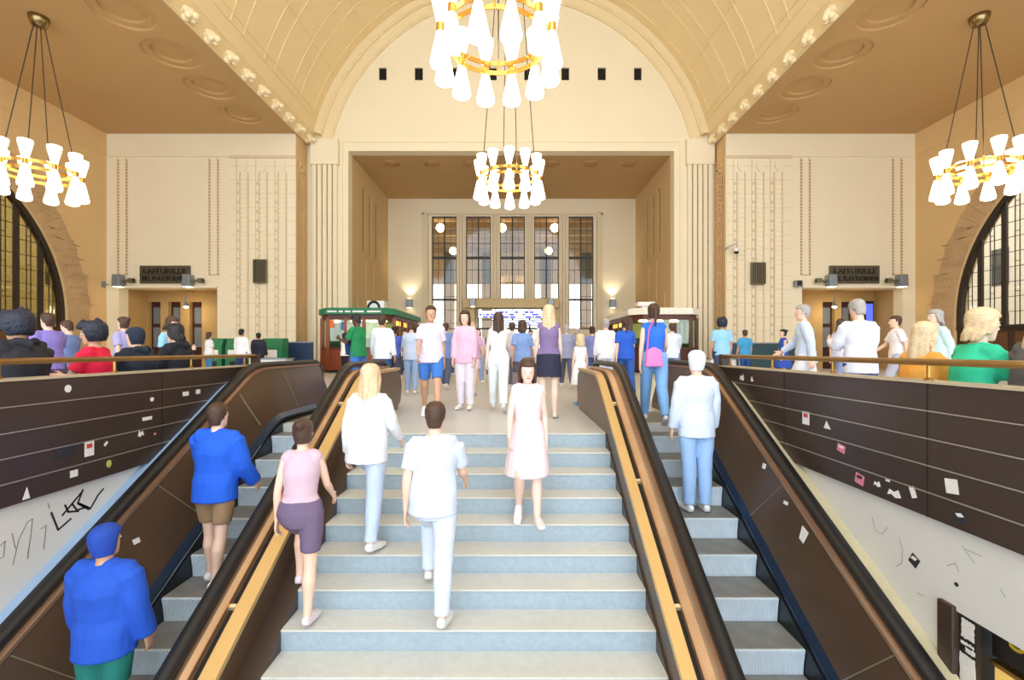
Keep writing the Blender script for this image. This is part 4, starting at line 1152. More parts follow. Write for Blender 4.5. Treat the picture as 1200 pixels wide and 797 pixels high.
POSES = {
    'stand':    {},
    'stand_f':  dict(fem=True, abL=7, abR=7, thL=2, thR=-2),
    'walk':     dict(thL=24, knL=6, thR=-16, knR=16, shL=-18, elL=16, shR=24, elR=28, lean=3),
    'walk_f':   dict(fem=True, thL=20, knL=5, thR=-14, knR=18, shL=-15, elL=14, shR=18, elR=30, lean=2),
    'hold':     dict(thL=4, thR=-4, shL=22, elL=88, shR=18, elR=80, nod=18, lean=2),
    'hold_f':   dict(fem=True, thL=4, thR=-3, shL=16, elL=84, shR=4, elR=14, nod=16),
    'climb':    dict(thL=54, knL=60, thR=-6, knR=8, shL=-14, elL=20, shR=24, elR=34, lean=8),
    'climb_f':  dict(fem=True, thL=54, knL=60, thR=-4, knR=8, shL=-12, elL=18, shR=20, elR=30, lean=7),
    'descend_f': dict(fem=True, thL=14, knL=2, thR=26, knR=58, shL=-12, elL=22, shR=16, elR=26, lean=1, nod=12),
    'sit':      dict(thL=84, knL=84, thR=86, knR=88, shL=24, elL=52, shR=28, elR=60, lean=6, nod=6, abL=10, abR=10),
    'sit_f':    dict(fem=True, thL=86, knL=86, thR=84, knR=80, shL=22, elL=50, shR=26, elR=56, lean=9, nod=4),
    'rail':     dict(thL=6, knL=4, thR=-6, knR=6, shL=30, elL=52, shR=10, elR=30, abL=16, abR=12, lean=3),
    'child':    dict(fem=True, thL=2, thR=-2, shL=4, shR=6, abL=9, abR=9, kid=True),
}
_tpl = {}
def fk(P):
    R = math.radians; J = {}
    fem = P['fem']; kid = P.get('kid')
    hipw = .092 if fem else .09; shw = .142 if fem else .168
    if kid: shw = .125; hipw = .085
    L = R(P['lean'])
    def spine(x, y, z):      # point in the upper body; lean forward (towards -Y) about the pelvis
        dz = z - .95; return V((x, y * math.cos(L) - dz * math.sin(L), .95 + dz * math.cos(L) + y * -math.sin(L) * -1 * 0))
    J['spine'] = spine
    for s, k in ((1, 'L'), (-1, 'R')):
        a = R(P['th' + k]); b = R(P['kn' + k])
        hip = V((s * hipw, 0, .90)); kn = hip + V((-s * .005, -math.sin(a), -math.cos(a))) * .42
        an = kn + V((0, -math.sin(a - b), -math.cos(a - b))) * .405
        J['hip' + k], J['kn' + k], J['an' + k], J['sa' + k] = hip, kn, an, a - b
        sh = spine(s * shw, .0, 1.385); t = R(P['sh' + k]) ; ab = R(P['ab' + k]); e = R(P['el' + k])
        d = V((s * math.sin(ab), -math.sin(t) * math.cos(ab), -math.cos(t) * math.cos(ab)))
        el = sh + d * .285
        t2 = t + e; inn = .35 if e > .8 else .1
        d2 = V((s * math.sin(ab) * .6 - s * inn * math.sin(e), -math.sin(t2), -math.cos(t2))).normalized()
        wr = el + d2 * .25
        J['sh' + k], J['el' + k], J['wr' + k], J['d2' + k] = sh, el, wr, d2
    return J
def torso_rings(P, g=0.0):
    f = P['fem']
    R = [(.80, .10, .085), (.86, .158, .105), (.92, .178 if f else .165, .118), (.98, .165 if f else .158, .112), (1.07, .125 if f else .145, .092), (1.16, .132 if f else .155, .10),
         (1.26, .148 if f else .172, .116 if f else .118), (1.33, .150 if f else .172, .108), (1.385, .120 if f else .138, .086), (1.43, .10, .072), (1.455, .062, .06)]
    if P.get('kid'): R = [(z, a * .9, b * .92) for z, a, b in R]
    return [(z, a + g, b + g) for z, a, b in R]
def loft_torso(bm, P, J, rings, seg=20):
    prev = None; first = None
    for z, a, b in rings:
        c = [bm.verts.new(J['spine'](a * math.cos(2 * PI * k / seg), b * math.sin(2 * PI * k / seg), z)) for k in range(seg)]
        if prev:
            for k in range(seg): bm.faces.new((prev[k], prev[(k + 1) % seg], c[(k + 1) % seg], c[k]))
        else: first = c
        prev = c
    bm.faces.new(first[::-1]); bm.faces.new(prev)
def head_pt(P, J, x, y, z):
    """head local coordinates: centre of the skull, face towards -Y"""
    R = Euler((math.radians(-P['nod']) * -1, 0, math.radians(P['head']))).to_matrix()
    base = J['spine'](0, -.012, 1.52)
    v = R @ V((x, y, z + .075)); v = Euler((math.radians(P['lean']) * .4, 0, 0)).to_matrix() @ v
    return base + v
def tplmesh(pose):
    if pose in _tpl: return _tpl[pose]
    P = dict(BASE); P.update(POSES[pose]); J = fk(P); T = {'P': P, 'J': J}
    bm = bmesh.new(); loft_torso(bm, P, J, torso_rings(P))
    fm = .88 if P['fem'] else 1.0
    hs = 1.18 if P.get('kid') else 1.0
    H = lambda x, y, z: head_pt(P, J, x * hs, y * hs, z * hs + (.02 if hs > 1 else 0))
    T['H'] = H
    tube(bm, [J['spine'](0, .01, 1.40), J['spine'](0, .0, 1.47), H(0, .01, -.05)], [.06 * fm, .052 * fm, .052 * fm], 14)
    # skull: rings from chin to crown
    prev = None
    for z, rx, ry, oy in ((-.118, .018, .018, -.062), (-.108, .036, .034, -.052), (-.085, .052, .058, -.030), (-.05, .064, .078, -.012), (-.01, .071, .09, 0), (.03, .075, .096, .006), (.07, .073, .094, .010), (.10, .060, .078, .012), (.122, .036, .048, .012), (.13, .012, .016, .012)):
        c = [bm.verts.new(H(rx * math.cos(2 * PI * k / 20), oy + ry * math.sin(2 * PI * k / 20), z)) for k in range(20)]
        if prev:
            for k in range(20): bm.faces.new((prev[k], prev[(k + 1) % 20], c[(k + 1) % 20], c[k]))
        else: bm.faces.new(c[::-1])
        prev = c
    bm.faces.new(prev)
    tube(bm, [H(0, -.088, .02), H(0, -.106, -.022), H(0, -.088, -.03)], [.008, .014, .010], 8)      # nose
    tube(bm, [H(-.03, -.082, .028), H(.03, -.082, .028)], [.009, .009], 8)                            # brow
    tube(bm, [H(-.016, -.078, -.062), H(.016, -.078, -.062)], [.009, .009], 8)                        # mouth
    for s in (-1, 1): tube(bm, [H(s * .074, .008, .015), H(s * .080, .014, -.0), H(s * .073, .006, -.022)], [(.008, .014), (.008, .016), (.006, .010)], 8)
    for s, k in ((1, 'L'), (-1, 'R')):
        hip, kn, an, sa = J['hip' + k], J['kn' + k], J['an' + k], J['sa' + k]
        tube(bm, [hip + V((0, 0, .02)), hip.lerp(kn, .35), hip.lerp(kn, .75), kn, kn.lerp(an, .12), kn.lerp(an, .35) + V((0, .012, 0)), kn.lerp(an, .75), an],
             [.088, .080, .062, .056, .053, .058, .040, .036], 14)
        fd = V((s * .12, -math.cos(sa * .4), 0)).normalized() if abs(sa) < .2 else V((s * .1, -math.cos(sa), math.sin(sa) * 1)).normalized()
        fd = V((s * .12, -math.cos(sa), min(0, math.sin(-abs(sa)) * .8) if sa < 0 else math.sin(sa) * .5)).normalized()
        J['fd' + k] = fd
        heel = an + V((0, .035, -.05)) if abs(sa) < .3 else an - fd * .035 + V((0, 0, -.05))
        toe = heel + fd * .235
        tube(bm, [an + V((0, 0, .0)), an.lerp(heel, .6)], [.036, .034], 10)
        tube(bm, [heel + V((0, 0, .005)), heel.lerp(toe, .5) + V((0, 0, .004)), toe], [(.032, .026), (.040, .024), (.036, .016)], 12, ref=(1, 0, 0))
        J['heel' + k], J['toe' + k] = heel, toe
        sh, el, wr, d2 = J['sh' + k], J['el' + k], J['wr' + k], J['d2' + k]
        a = .86 if P['fem'] else 1
        tube(bm, [J['spine'](s * .06, 0, 1.375), sh.lerp(el, .08), sh.lerp(el, .4), sh.lerp(el, .85), el, el.lerp(wr, .25), el.lerp(wr, .7), wr],
             [.040 * a, .049 * a, .046 * a, .040 * a, .038 * a, .040 * a, .030 * a, .025 * a], 12)
        # hand: palm faces the thigh, fingers curled, thumb from the side of the palm
        side = V((s, 0, 0)); side = (side - d2 * side.dot(d2)).normalized(); fwd = d2.cross(side) * (1 if s > 0 else -1)
        if fwd.y > 0 and abs(fwd.y) > .5: fwd = -fwd
        palm = wr + d2 * .045
        tube(bm, [wr, wr + d2 * .03, wr + d2 * .075, wr + d2 * .092], [(.018, .024), (.015, .036), (.014, .040), (.012, .036)], 10, ref=side)
        for i, (off, ln) in enumerate(((.031, .072), (.0105, .080), (-.0105, .075), (-.031, .058))):
            b0 = wr + d2 * .085 + fwd * off
            p1 = b0 + (d2 * .93 - side * .22).normalized() * ln * .45
            p2 = p1 + (d2 * .75 - side * .62).normalized() * ln * .32
            p3 = p2 + (d2 * .4 - side * .9).normalized() * ln * .25
            tube(bm, [b0, p1, p2, p3], [.0095, .0092, .0086, .0078], 8)
        t0 = wr + d2 * .028 + fwd * .028; t1 = t0 + (fwd * .75 + d2 * .65).normalized() * .036; t2 = t1 + (d2 * .9 + fwd * .2 - side * .25).normalized() * .032
        tube(bm, [t0, t1, t2], [.0125, .0105, .009], 8)
    T['body'] = remesh(bm, .0075, 2, 'body')
    T['zmin'] = min(J['heelL'].z, J['toeL'].z, J['heelR'].z, J['toeR'].z) - .032
    # eyes and mouth
    bm = bmesh.new()
    for s in (-1, 1): ellipsoid(bm, H(s * .030, -.0835, .008), (.013, .008, .0085), 10)
    T['eyes'] = plain(bm, 'eyes')
    bm = bmesh.new()
    for s in (-1, 1): ellipsoid(bm, H(s * .030, -.0905, .008), (.006, .003, .006), 8)
    T['irises'] = plain(bm, 'irises')
    bm = bmesh.new(); tube(bm, [H(-.022, -.083, -.062), H(0, -.090, -.060), H(.022, -.083, -.062)], [.003, .0065, .003], 8); T['mouth'] = plain(bm, 'mouth')
    # shoes
    for k in 'LR':
        bm = bmesh.new(); h, t = J['heel' + k], J['toe' + k]; fd = J['fd' + k]
        tube(bm, [h - fd * .012 + V((0, 0, .012)), h.lerp(t, .35) + V((0, 0, .018)), h.lerp(t, .7) + V((0, 0, .006)), t + fd * .015], [(.036, .038), (.041, .042), (.046, .030), (.040, .020)], 12, ref=(1, 0, 0))
        tube(bm, [h - fd * .012 + V((0, 0, -.018)), h.lerp(t, .7) + V((0, 0, -.018)), t + fd * .018 + V((0, 0, -.01))], [(.040, .012), (.049, .012), (.040, .010)], 12, ref=(1, 0, 0))
        T['shoe' + k] = remesh(bm, .010, 2, 'shoe')
    _tpl[pose] = T
    return T
def garment(pose, kind):
    T = tplmesh(pose); key = 'g_' + kind
    if key in T: return T[key]
    P, J = T['P'], T['J']; bm = bmesh.new()
    rs = torso_rings(P)
    if kind in ('tee', 'shirt', 'tank', 'dress', 'jacket', 'hoodie'):
        g = {'tee': .017, 'shirt': .018, 'tank': .012, 'dress': .013, 'jacket': .040, 'hoodie': .038}[kind]
        hem = {'dress': .92}.get(kind, .875)
        top = [(z, a + g, b + g) for z, a, b in rs if hem <= z <= 1.40] + [(1.43, .112 if kind == 'tank' else .118, .082), (1.452, .074, .07)]
        if kind in ('tee', 'shirt', 'jacket', 'hoodie'):   # cloth hangs straighter than the body
            top = [(z, max(a, .158 + g * .6) if z < 1.3 else a, max(b, .112 + g * .5) if z < 1.2 else b) for z, a, b in top]
            hw_ = (.172 if P['fem'] else .166) + max(g, .026)
            top = [(z, max(a, hw_) if z < .99 else (max(a, hw_ - .01) if z < 1.1 else a), max(b, .118 + max(g, .03)) if z < .99 else b) for z, a, b in top]
            top = [(.84 if kind == 'tee' else .80, top[0][1] + .006, top[0][2] + .008)] + top
        if kind == 'dress':
            top = [(.50, .245, .26), (.62, .232, .24), (.75, .212, .195), (.86, .194, .155)] + top
        loft_torso(bm, P, J, top, 24)
        if kind == 'hoodie':
            tube(bm, [J['spine'](-.07, .07, 1.46), J['spine'](0, .115, 1.43), J['spine'](.07, .07, 1.46)], [.04, .055, .04], 12)
        for k in 'LR':
            s = 1 if k == 'L' else -1
            sh, el, wr = J['sh' + k], J['el' + k], J['wr' + k]; gg = g + .002
            if kind in ('tank', 'dress'):
                tube(bm, [J['spine'](s * .09, 0, 1.41), sh + V((-s * .02, 0, .0))], [.05 + gg * .5, .052 + gg * .6], 12, round_ends=True); continue
            pts = [J['spine'](s * .06, 0, 1.375), sh.lerp(J['spine'](0, 0, 1.36), .25) + V((0, 0, -.004)), sh.lerp(el, .12), sh.lerp(el, .42), sh.lerp(el, .74)]; rr = [.046 + gg, .058 + gg, .057 + gg, .049 + gg, .052 + gg]
            if kind != 'tee':
                pts += [el, el.lerp(wr, .3), el.lerp(wr, .7), el.lerp(wr, .93)]; rr += [.042 + gg, .042 + gg, .034 + gg, .030 + gg]
            tube(bm, pts, rr, 14, round_ends=False)
            tube(bm, [J['spine'](s * .05, 0, 1.405), sh.lerp(J['spine'](0, 0, 1.36), .1) + V((0, 0, .012)), sh.lerp(el, .15)], [.042 + g, .046 + g, .05 + g], 12)
    elif kind in ('trousers', 'jeans', 'shorts'):
        g = {'trousers': .022, 'jeans': .016, 'shorts': .018}[kind]
        loft_torso(bm, P, J, [(z, a + g * .8, b + g * .8) for z, a, b in rs if .79 <= z <= 1.0] + [(1.03, .142 + g, .103 + g)], 22)
        for k in 'LR':
            hip, kn, an = J['hip' + k], J['kn' + k], J['an' + k]
            pts = [hip + V((0, 0, .03)), hip.lerp(kn, .35), hip.lerp(kn, .75)]; rr = [.090 + g, .082 + g, .066 + g]
            if kind != 'shorts':
                pts += [kn, kn.lerp(an, .12), kn.lerp(an, .4), kn.lerp(an, .8), kn.lerp(an, 1.0)]; rr += [.064 + g, .060 + g, .058 + g, .046 + g, .046 + g * 1.1]
            tube(bm, pts, rr, 16, round_ends=False)
            tube(bm, [hip + V((0, 0, .04)), V((0, 0, .86)), ], [.07, .06], 10)
    elif kind == 'skirt':
        loft_torso(bm, P, J, [(.62, .205, .165), (.70, .20, .16), (.80, .197, .146), (.88, .192, .138), (.95, .185, .13), (1.04, .148, .108), (1.06, .14, .10)], 28)
    me = remesh(bm, .010 if kind != 'skirt' else .009, 4, kind)
    from mathutils import noise as NZ       # soft folds in the cloth
    amp = {'tank': .004, 'jeans': .005, 'skirt': .004}.get(kind, .006)
    nr = [v.normal.copy() for v in me.vertices]
    for v, n_ in zip(me.vertices, nr):
        c_ = v.co
        v.co = c_ + n_ * amp * (NZ.noise(V((c_.x * 9 + 3, c_.y * 9, c_.z * 5 + c_.x * 6))) + .5 * NZ.noise(V((c_.x * 20, c_.y * 20, c_.z * 11))))
    T[key] = me
    return T[key]
def hair(pose, kind):
    T = tplmesh(pose); key = 'h_' + kind
    if key in T: return T[key]
    H = T['H']; bm = bmesh.new(); seg = 24
    # cap: rings around the skull, open over the face
    k_ = {'short': .010, 'long': .014, 'bob': .016, 'curly': .045, 'cap': .014, 'bun': .010, 'ponytail': .010}[kind]
    rings = []
    zs = [(-.085, .050, .062), (-.05, .064, .076), (-.01, .072, .09), (.03, .077, .097), (.07, .076, .097), (.10, .063, .082), (.124, .04, .052), (.134, .013, .016)]
    for z, rx, ry in zs:
        ring = []
        for i in range(seg):
            t = 2 * PI * i / seg; c, s = math.cos(t), math.sin(t)
            front = max(0, -s)       # 1 in front of the face
            r = k_ if z > .062 else k_ * (1 - front) - .02 * front
            if z <= .062 and front > .35: r = -.03
            if kind == 'short' and z < -.04 and s < .3: r = -.02
            zz = z * (1 + k_ * 2) if z > 0 else z
            ring.append(bm.verts.new(H((rx + r) * c, .012 + (ry + r) * s, zz)))
        rings.append(ring)
    for a, b in zip(rings, rings[1:]):
        for i in range(seg): bm.faces.new((a[i], a[(i + 1) % seg], b[(i + 1) % seg], b[i]))
    bm.faces.new(rings[0][::-1]); bm.faces.new(rings[-1])
    if kind in ('long', 'bob'):
        low = -.30 if kind == 'long' else -.13
        for x, w in ((-.062, .026), (-.035, .032), (0, .036), (.035, .032), (.062, .026)):
            tube(bm, [H(x, .075 - abs(x) * .5, .06), H(x * 1.15, .095 - abs(x) * .7, -.06), H(x * 1.25, .10 - abs(x) * .6, low * .6), H(x * 1.1, .11 - abs(x) * .4, low)], [w, w, w * .95, w * .45], 10)
        for s in (-1, 1): tube(bm, [H(s * .062, -.03, .075), H(s * .082, -.01, -.02), H(s * .085, .01, low * .55)], [.018, .022, .012], 8)
    if kind == 'curly':
        rr = random.Random(4)
        for i in range(70):
            a = rr.uniform(0, 2 * PI); zz = rr.uniform(-.06, .15)
            if math.sin(a) < -.25 and zz < .085: continue
            w = math.sqrt(max(.05, 1 - ((zz - .03) / .14) ** 2))
            ellipsoid(bm, H(.105 * w * math.cos(a), .012 + .12 * w * math.sin(a), zz), (.026, .026, .026), 6)
    if kind == 'bun': ellipsoid(bm, H(0, .11, .08), (.042, .042, .042), 12)
    if kind == 'ponytail': tube(bm, [H(0, .10, .06), H(0, .15, .02), H(0, .14, -.10), H(0, .13, -.2)], [.02, .028, .024, .010], 10)
    T[key] = remesh(bm, .009, 1, 'hair')
    return T[key]
def inst(me, name, m, parent, off):
    if len(me.materials) == 0: me.materials.append(None)
    o = bpy.data.objects.new(name, me); COL.objects.link(o); o.parent = parent; o.location = (0, 0, off)
    o.material_slots[0].link = 'OBJECT'; o.material_slots[0].material = m
    return o
def person(x, y, z, h, rz, pose, top, tcol, bot, bcol, hairk, haircol, skin, label, shoe=(235, 235, 235), group=None):
    """stands with the soles at z; rz in degrees, 0 looks at the camera"""
    T = tplmesh(pose); s = h / 1.72
    e = empty('person', (x, y, z), math.radians(rz), label, 'person', group); e.scale = (s, s, s)
    off = -T['zmin']
    b = inst(T['body'], 'body', SKIN[skin], e, off)
    if bot: inst(garment(pose, bot), {'jeans': 'trousers'}.get(bot, bot), cloth(bcol), e, off)
    inst(garment(pose, top), {'tee': 'shirt', 'tank': 'top', 'hoodie': 'hooded_jacket'}.get(top, top), cloth(tcol), e, off)
    inst(hair(pose, hairk), 'hair' if hairk != 'cap' else 'cap', HAIRM[haircol] if isinstance(haircol, str) else cloth(haircol), e, off)
    inst(T['shoeL'], 'shoe', cloth(shoe), e, off); inst(T['shoeR'], 'shoe', cloth(shoe), e, off)
    inst(T['eyes'], 'eyes', EYEW, b, 0); inst(T['irises'], 'irises', IRIS, b, 0); inst(T['mouth'], 'mouth', LIP, b, 0)
    return e
def at(xp, d, z, *a, **k): return person(px(xp, d), d, z, *a, **k)

# --- on the stairs (tread n is 0.173 n below the hall floor)
def tread(n): return 5.9 - .30 * n + .12, -.17321 * n
def on_stairs(xp, n, *a, **k):
    y, z = tread(n); return at(xp, y - .0, z, *a, **k)
on_stairs(430, 5, 1.74, 172, 'climb_f', 'shirt', (236, 240, 248), 'jeans', (196, 212, 236), 'long', 'blond', 'pale', 'person in loose white blouse and pale blue trousers climbing left part of stairs')
on_stairs(508, 7, 1.78, 180, 'climb', 'tee', (206, 218, 240), 'jeans', (214, 226, 244), 'short', 'brown', 'light', 'person in light blue t-shirt and washed-out jeans, lowest on the central stairs')
on_stairs(352, 7, 1.64, 188, 'climb_f', 'tank', (206, 176, 190), 'shorts', (110, 92, 120), 'bun', 'brown', 'light', 'person in mauve top and purple shorts climbing beside the left balustrade', (230, 220, 224))
on_stairs(618, 4, 1.66, 2, 'descend_f', 'dress', (246, 220, 226), None, None, 'long', 'brown', 'pale', 'person in pale pink dress coming down the middle of the stairs', (240, 226, 226))
# --- on the escalators
def esc_z(y): 
    k = math.floor((y - 4.01) / .4); return min(-.42 + (4.01 + .4 * k - 5.9) * TAN, -.006)
person(-2.95, 4.65, esc_z(4.65), 1.76, 176, 'rail', 'jacket', (24, 92, 214), 'shorts', (150, 120, 88), 'short', 'brown', 'light', 'person in bright blue jacket and khaki shorts, higher one on the left escalator')
person(-3.0, 3.45, esc_z(3.45), 1.72, 180, 'stand', 'jacket', (30, 84, 196), 'shorts', (26, 120, 110), 'cap', (30, 70, 170), 'tan', 'person in blue jacket, blue cap and teal shorts, lower one on the left escalator')
person(1.97, 6.6, -.006, 1.68, 175, 'walk_f', 'tank', (40, 110, 226), 'jeans', (130, 180, 232), 'ponytail', 'brown', 'light', 'person in vivid blue top and light jeans with a pink bag, top of right escalator')
person(2.12, 5.45, esc_z(5.45), 1.84, 182, 'stand', 'shirt', (214, 226, 248), 'jeans', (160, 196, 240), 'cap', (226, 234, 250), 'light', 'tall person in pale blue shirt and pale cap standing on the right escalator')
# --- hall landing and crowd
at(643, 7.25, 0, 1.72, 180, 'stand_f', 'tank', (128, 108, 150), 'skirt', (38, 38, 62), 'long', 'blond', 'pale', 'person with long blond hair, purple top and short black skirt on the landing', (230, 220, 210))
at(680, 8.9, 0, 1.30, 178, 'child', 'dress', (250, 250, 255), None, None, 'bob', 'blond', 'pale', 'child in a white dress and light blue shoes beside the right balustrade', (120, 176, 226))
at(584, 7.95, 0, 1.66, 182, 'walk_f', 'tank', (250, 252, 255), 'trousers', (238, 246, 250), 'long', 'brown', 'pale', 'person all in white, sleeveless top and wide trousers, at the top of the stairs')
at(505, 7.2, 0, 1.70, 12, 'walk_f', 'tee', (226, 214, 236), 'shorts', (62, 120, 200), 'ponytail', 'brown', 'tan', 'person in lilac t-shirt and blue shorts walking towards the stairs')
at(545, 8.3, 0, 1.72, -8, 'stand_f', 'shirt', (236, 190, 214), 'trousers', (238, 230, 240), 'bob', 'brown', 'light', 'person in rose pink shirt and off-white trousers left of the one all in white')
at(420, 10.1, 0, 1.80, 250, 'hold', 'tee', (22, 130, 76), 'jeans', (62, 120, 200), 'short', 'black', 'dark', 'person in a green t-shirt and blue jeans looking down, by the kiosk corner')
at(404, 17.6, 0, 1.66, 140, 'stand_f', 'tee', (246, 246, 250), 'trousers', (22, 22, 30), 'short', 'black', 'dark', 'small far person in white t-shirt and black trousers before the left kiosk')
at(448, 10.4, 0, 1.80, 178, 'stand', 'shirt', (244, 244, 250), 'jeans', (44, 84, 140), 'short', 'brown', 'tan', 'broad person in white long-sleeved top and dark blue jeans right of the green t-shirt')
at(482, 11.2, 0, 1.70, 186, 'hold_f', 'shirt', (196, 210, 236), 'jeans', (150, 176, 214), 'bun', 'brown', 'light', 'person in powder blue shirt with hair in a bun behind the left balustrade end')
at(522, 12.4, 0, 1.74, 178, 'walk', 'jacket', (112, 136, 190), 'trousers', (84, 92, 120), 'short', 'brown', 'light', 'person in dusty blue jacket and slate trousers in the crowd')
at(462, 13.5, 0, 1.70, 190, 'walk', 'tee', (70, 96, 190), 'trousers', (60, 62, 84), 'short', 'black', 'tan', 'person in royal blue t-shirt farther back left of the crowd')
at(538, 15.2, 0, 1.75, 170, 'walk', 'shirt', (200, 178, 208), 'trousers', (96, 84, 110), 'short', 'grey', 'light', 'grey-haired person in violet shirt far back before the tall windows')
at(560, 14.2, 0, 1.68, 10, 'walk_f', 'tee', (228, 196, 216), 'jeans', (140, 160, 204), 'long', 'brown', 'light', 'person in light pink t-shirt and jeans facing the stairs far back')
at(600, 12.2, 0, 1.74, 175, 'walk', 'tee', (176, 190, 214), 'trousers', (120, 116, 126), 'short', 'brown', 'light', 'person in grey-blue t-shirt and grey trousers before the central doors')
at(622, 15.8, 0, 1.7, 6, 'stand', 'shirt', (222, 222, 232), 'trousers', (80, 88, 116), 'short', 'black', 'tan', 'distant person in pale grey shirt right under the departure boards')
at(612, 9.4, 0, 1.62, 172, 'walk_f', 'tee', (130, 160, 214), 'skirt', (88, 84, 104), 'bob', 'brown', 'tan', 'person in steel blue t-shirt and grey skirt left of the long blond hair')
at(664, 12.8, 0, 1.72, 184, 'walk', 'jacket', (146, 148, 176), 'trousers', (88, 88, 112), 'short', 'grey', 'light', 'person in grey violet jacket between the black skirt and the white dress')
at(694, 13.0, 0, 1.68, 170, 'stand_f', 'tee', (120, 126, 178), 'jeans', (66, 84, 130), 'bun', 'brown', 'light', 'person in muted indigo t-shirt behind the child in white')
at(710, 11.2, 0, 1.78, 183, 'stand', 'shirt', (242, 244, 252), 'trousers', (206, 214, 232), 'short', 'grey', 'light', 'grey-haired person in white shirt beside the right balustrade end')
at(733, 9.9, 0, 1.70, 178, 'walk_f', 'tee', (36, 92, 200), 'jeans', (44, 90, 170), 'ponytail', 'brown', 'light', 'person in cobalt blue t-shirt and blue jeans just right of the white shirt')
at(788, 12.5, 0, 1.74, 176, 'walk', 'shirt', (220, 228, 244), 'trousers', (110, 130, 170), 'short', 'brown', 'light', 'person in icy blue shirt in front of the right kiosk')
at(474, 16.5, 0, 1.74, 20, 'walk', 'shirt', (226, 226, 236), 'trousers', (70, 74, 100), 'short', 'black', 'tan', 'distant person in white shirt walking this way from the left kiosk')
at(497, 18.5, 0, 1.70, 185, 'stand_f', 'tee', (186, 160, 200), 'jeans', (80, 100, 150), 'long', 'brown', 'light', 'distant person in mauve t-shirt with long brown hair')
at(553, 10.9, 0, 1.66, 176, 'walk_f', 'tee', (210, 170, 206), 'skirt', (236, 214, 226), 'bun', 'blond', 'pale', 'person in orchid t-shirt and pale skirt with blond bun')
at(575, 17.2, 0, 1.76, 182, 'walk', 'tee', (90, 110, 160), 'trousers', (54, 56, 72), 'short', 'brown', 'light', 'distant person in denim blue t-shirt by the portal')
at(650, 18.6, 0, 1.70, 4, 'walk_f', 'tee', (236, 236, 242), 'jeans', (110, 130, 176), 'bob', 'black', 'light', 'distant person in white t-shirt right of the portal doors')
at(676, 16.2, 0, 1.76, 186, 'stand', 'jacket', (66, 66, 96), 'trousers', (60, 60, 80), 'short', 'grey', 'light', 'distant grey-haired person in dark violet jacket right of the portal')
at(528, 19.5, 0, 1.72, 8, 'stand', 'tee', (214, 120, 140), 'jeans', (60, 80, 130), 'short', 'brown', 'light', 'distant person in coral t-shirt left of the portal')
# far left group
at(283, 16.4, 0, 1.76, 178, 'stand', 'shirt', (240, 240, 246), 'jeans', (30, 50, 100), 'short', 'black', 'tan', 'distant person in white shirt and navy jeans by the green machines')
at(303, 17.3, 0, 1.66, 186, 'stand', 'jacket', (38, 40, 62), 'trousers', (40, 44, 66), 'short', 'black', 'tan', 'distant person in dark navy jacket before the carved pier')
at(245, 16.8, 0, 1.66, 150, 'stand_f', 'tee', (232, 234, 240), 'jeans', (60, 120, 160), 'bob', 'brown', 'light', 'distant person in white t-shirt and teal jeans left of the green machines')
# far right group
at(873, 16.2, 0, 1.72, 176, 'stand', 'tee', (66, 160, 214), 'jeans', (34, 74, 140), 'short', 'brown', 'tan', 'distant person in sky blue t-shirt before the teal screen')
at(918, 14.5, 0, 1.66, 262, 'stand_f', 'dress', (46, 84, 186), None, None, 'bun', 'black', 'light', 'distant person in a royal blue dress facing left')
at(846, 12.0, 0, 1.84, 175, 'stand', 'tee', (150, 206, 240), 'trousers', (60, 70, 100), 'curly', 'navy', 'tan', 'person with bushy dark hair and pale cyan t-shirt beyond the right escalator')
# --- walking behind the right parapet
at(944, 7.6, 0, 1.76, 240, 'walk', 'shirt', (206, 222, 246), 'trousers', (226, 226, 230), 'short', 'grey', 'light', 'person in pale blue shirt and white trousers walking behind the right parapet')
at(1008, 5.5, 0, 1.62, 178, 'hold', 'shirt', (228, 234, 250), 'jeans', (44, 74, 150), 'short', 'grey', 'light', 'broad person in white shirt and dark blue jeans leaning at the right brass rail')
at(1052, 9.8, 0, 1.74, 250, 'walk', 'tee', (246, 240, 244), 'trousers', (180, 180, 196), 'short', 'brown', 'light', 'person in plain white t-shirt before the right doorway')
at(985, 10.6, 0, 1.72, 100, 'walk_f', 'tee', (210, 214, 240), 'jeans', (130, 150, 200), 'long', 'brown', 'light', 'person in lavender t-shirt with long brown hair before the right doorway')
at(1098, 7.4, 0, 1.66, 265, 'walk_f', 'shirt', (200, 226, 226), 'trousers', (120, 140, 150), 'bob', 'grey', 'light', 'person in pale mint shirt walking under the right arched window')
# --- seated, backs to the rails
def seated(side, xp, *a, **k):
    X = (WR + .56) if side > 0 else (WL - .60)
    d = F * X / (xp - 602)
    return person(X, d, 0.0, *a, **k)
seated(-1, 118, 1.72, -76, 'sit', 'tee', (222, 20, 66), 'jeans', (60, 70, 110), 'curly', 'navy', 'tan', 'seated person with round dark hair and a crimson t-shirt behind the left rail')
seated(-1, 28, 1.78, -100, 'sit', 'hoodie', (34, 34, 44), 'trousers', (50, 50, 60), 'curly', 'navy', 'tan', 'seated person with big dark hair and black hooded jacket at the left edge')
at(82, 7.9, 0, 1.52, 272, 'hold', 'tee', (106, 126, 176), 'jeans', (60, 80, 120), 'short', 'brown', 'light', 'person in a greyish blue t-shirt between the big dark hair and the crimson shirt')
seated(-1, 165, 1.68, -98, 'sit', 'hoodie', (26, 36, 54), 'jeans', (40, 46, 70), 'cap', (28, 40, 62), 'light', 'seated person in navy hooded jacket and navy cap right of the crimson t-shirt')
seated(-1, 214, 1.80, -94, 'sit_f', 'hoodie', (18, 22, 32), 'trousers', (36, 36, 46), 'bob', 'black', 'light', 'seated person in black hooded jacket, last one on the left bench')
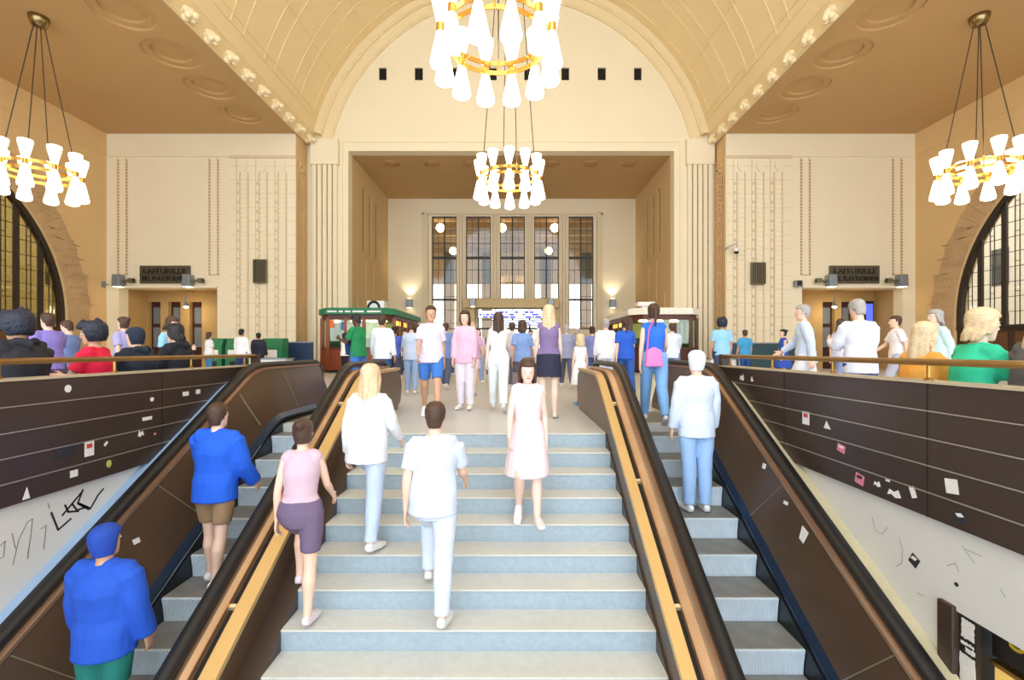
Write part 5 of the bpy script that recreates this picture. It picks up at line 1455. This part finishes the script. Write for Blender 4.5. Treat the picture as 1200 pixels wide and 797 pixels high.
seated(1, 1072, 1.66, 98, 'sit_f', 'tee', (240, 168, 70), 'jeans', (90, 100, 140), 'long', 'blond', 'light', 'seated person with straight blond hair and orange t-shirt behind the right rail')
seated(1, 1134, 1.76, 84, 'sit_f', 'tee', (50, 204, 158), 'jeans', (90, 110, 140), 'bob', 'blond', 'pale', 'seated person in a turquoise green t-shirt behind the right rail')
seated(1, 1214, 1.78, 92, 'sit_f', 'shirt', (96, 92, 96), 'jeans', (90, 90, 110), 'long', 'blond', 'light', 'seated person with long pale hair and a dark patterned shirt at the right edge')
at(58, 6.6, 0, 1.55, 255, 'walk', 'tee', (140, 124, 206), 'trousers', (70, 70, 90), 'short', 'brown', 'light', 'person in a violet t-shirt standing behind the left bench')
at(146, 8.2, 0, 1.60, 265, 'walk_f', 'tee', (176, 170, 224), 'jeans', (60, 80, 120), 'bun', 'brown', 'light', 'person in a pale lilac t-shirt behind the left bench, near the left doorway')
at(200, 7.5, 0, 1.56, 80, 'hold_f', 'tee', (146, 200, 236), 'jeans', (60, 80, 120), 'bob', 'brown', 'light', 'person in an aqua t-shirt just left of the last seated one')
# --- bags
bm = bmesh.new(); tube(bm, [(0, 0, 0), (0, 0, .18), (0, 0, .36), (0, 0, .42)], [(.13, .075), (.145, .09), (.13, .08), (.08, .05)], 16)
b_ = build('backpack', bm, cloth((30, 60, 120)), smooth=True); prop(b_, 'dark blue backpack worn by the person in the green t-shirt', 'backpack'); b_.location = (px(420, 10.1) - .21, 10.1 + .10, 1.0); b_.rotation_euler = (0, 0, math.radians(250))
bm = bmesh.new(); prism(bm, [(-.12, 0), (.12, 0), (.10, .22), (0, .27), (-.10, .22)], 'y', -.05, .05)
b_ = build('shoulder_bag', bm, cloth((232, 130, 190)), bevel=.02); prop(b_, 'pink shoulder bag hanging behind the person in the vivid blue top', 'bag'); b_.location = (1.90, 6.38, .82)
bm = bmesh.new(); tube(bm, [(-.09, 0, .22), (-.05, .05, .5), (.03, .12, .63)], [.012] * 3, 8); build('strap', bm, cloth((200, 100, 160)), b_)
#PE
# ================================================================== LIGHT AND CAMERA
w = bpy.data.worlds.new('World'); SC.world = w; w.use_nodes = True
bg = w.node_tree.nodes['Background']; bg.inputs['Color'].default_value = (.86, .93, 1.0, 1); bg.inputs['Strength'].default_value = 3.6

cam = bpy.data.cameras.new('camera'); co = bpy.data.objects.new('camera', cam); COL.objects.link(co)
co.location = (0, 0, 1.05); co.rotation_euler = (PI / 2, 0, 0)
cam.sensor_width = 36; cam.lens = F / 1200 * 36; cam.shift_x = -2 / 1200; cam.shift_y = 11.5 / 1200; cam.clip_end = 300
SC.camera = co
vs = SC.view_settings; vs.view_transform = 'Standard'; vs.look = 'None'; vs.exposure = 0.0; vs.gamma = 1; vs.use_curve_mapping = False
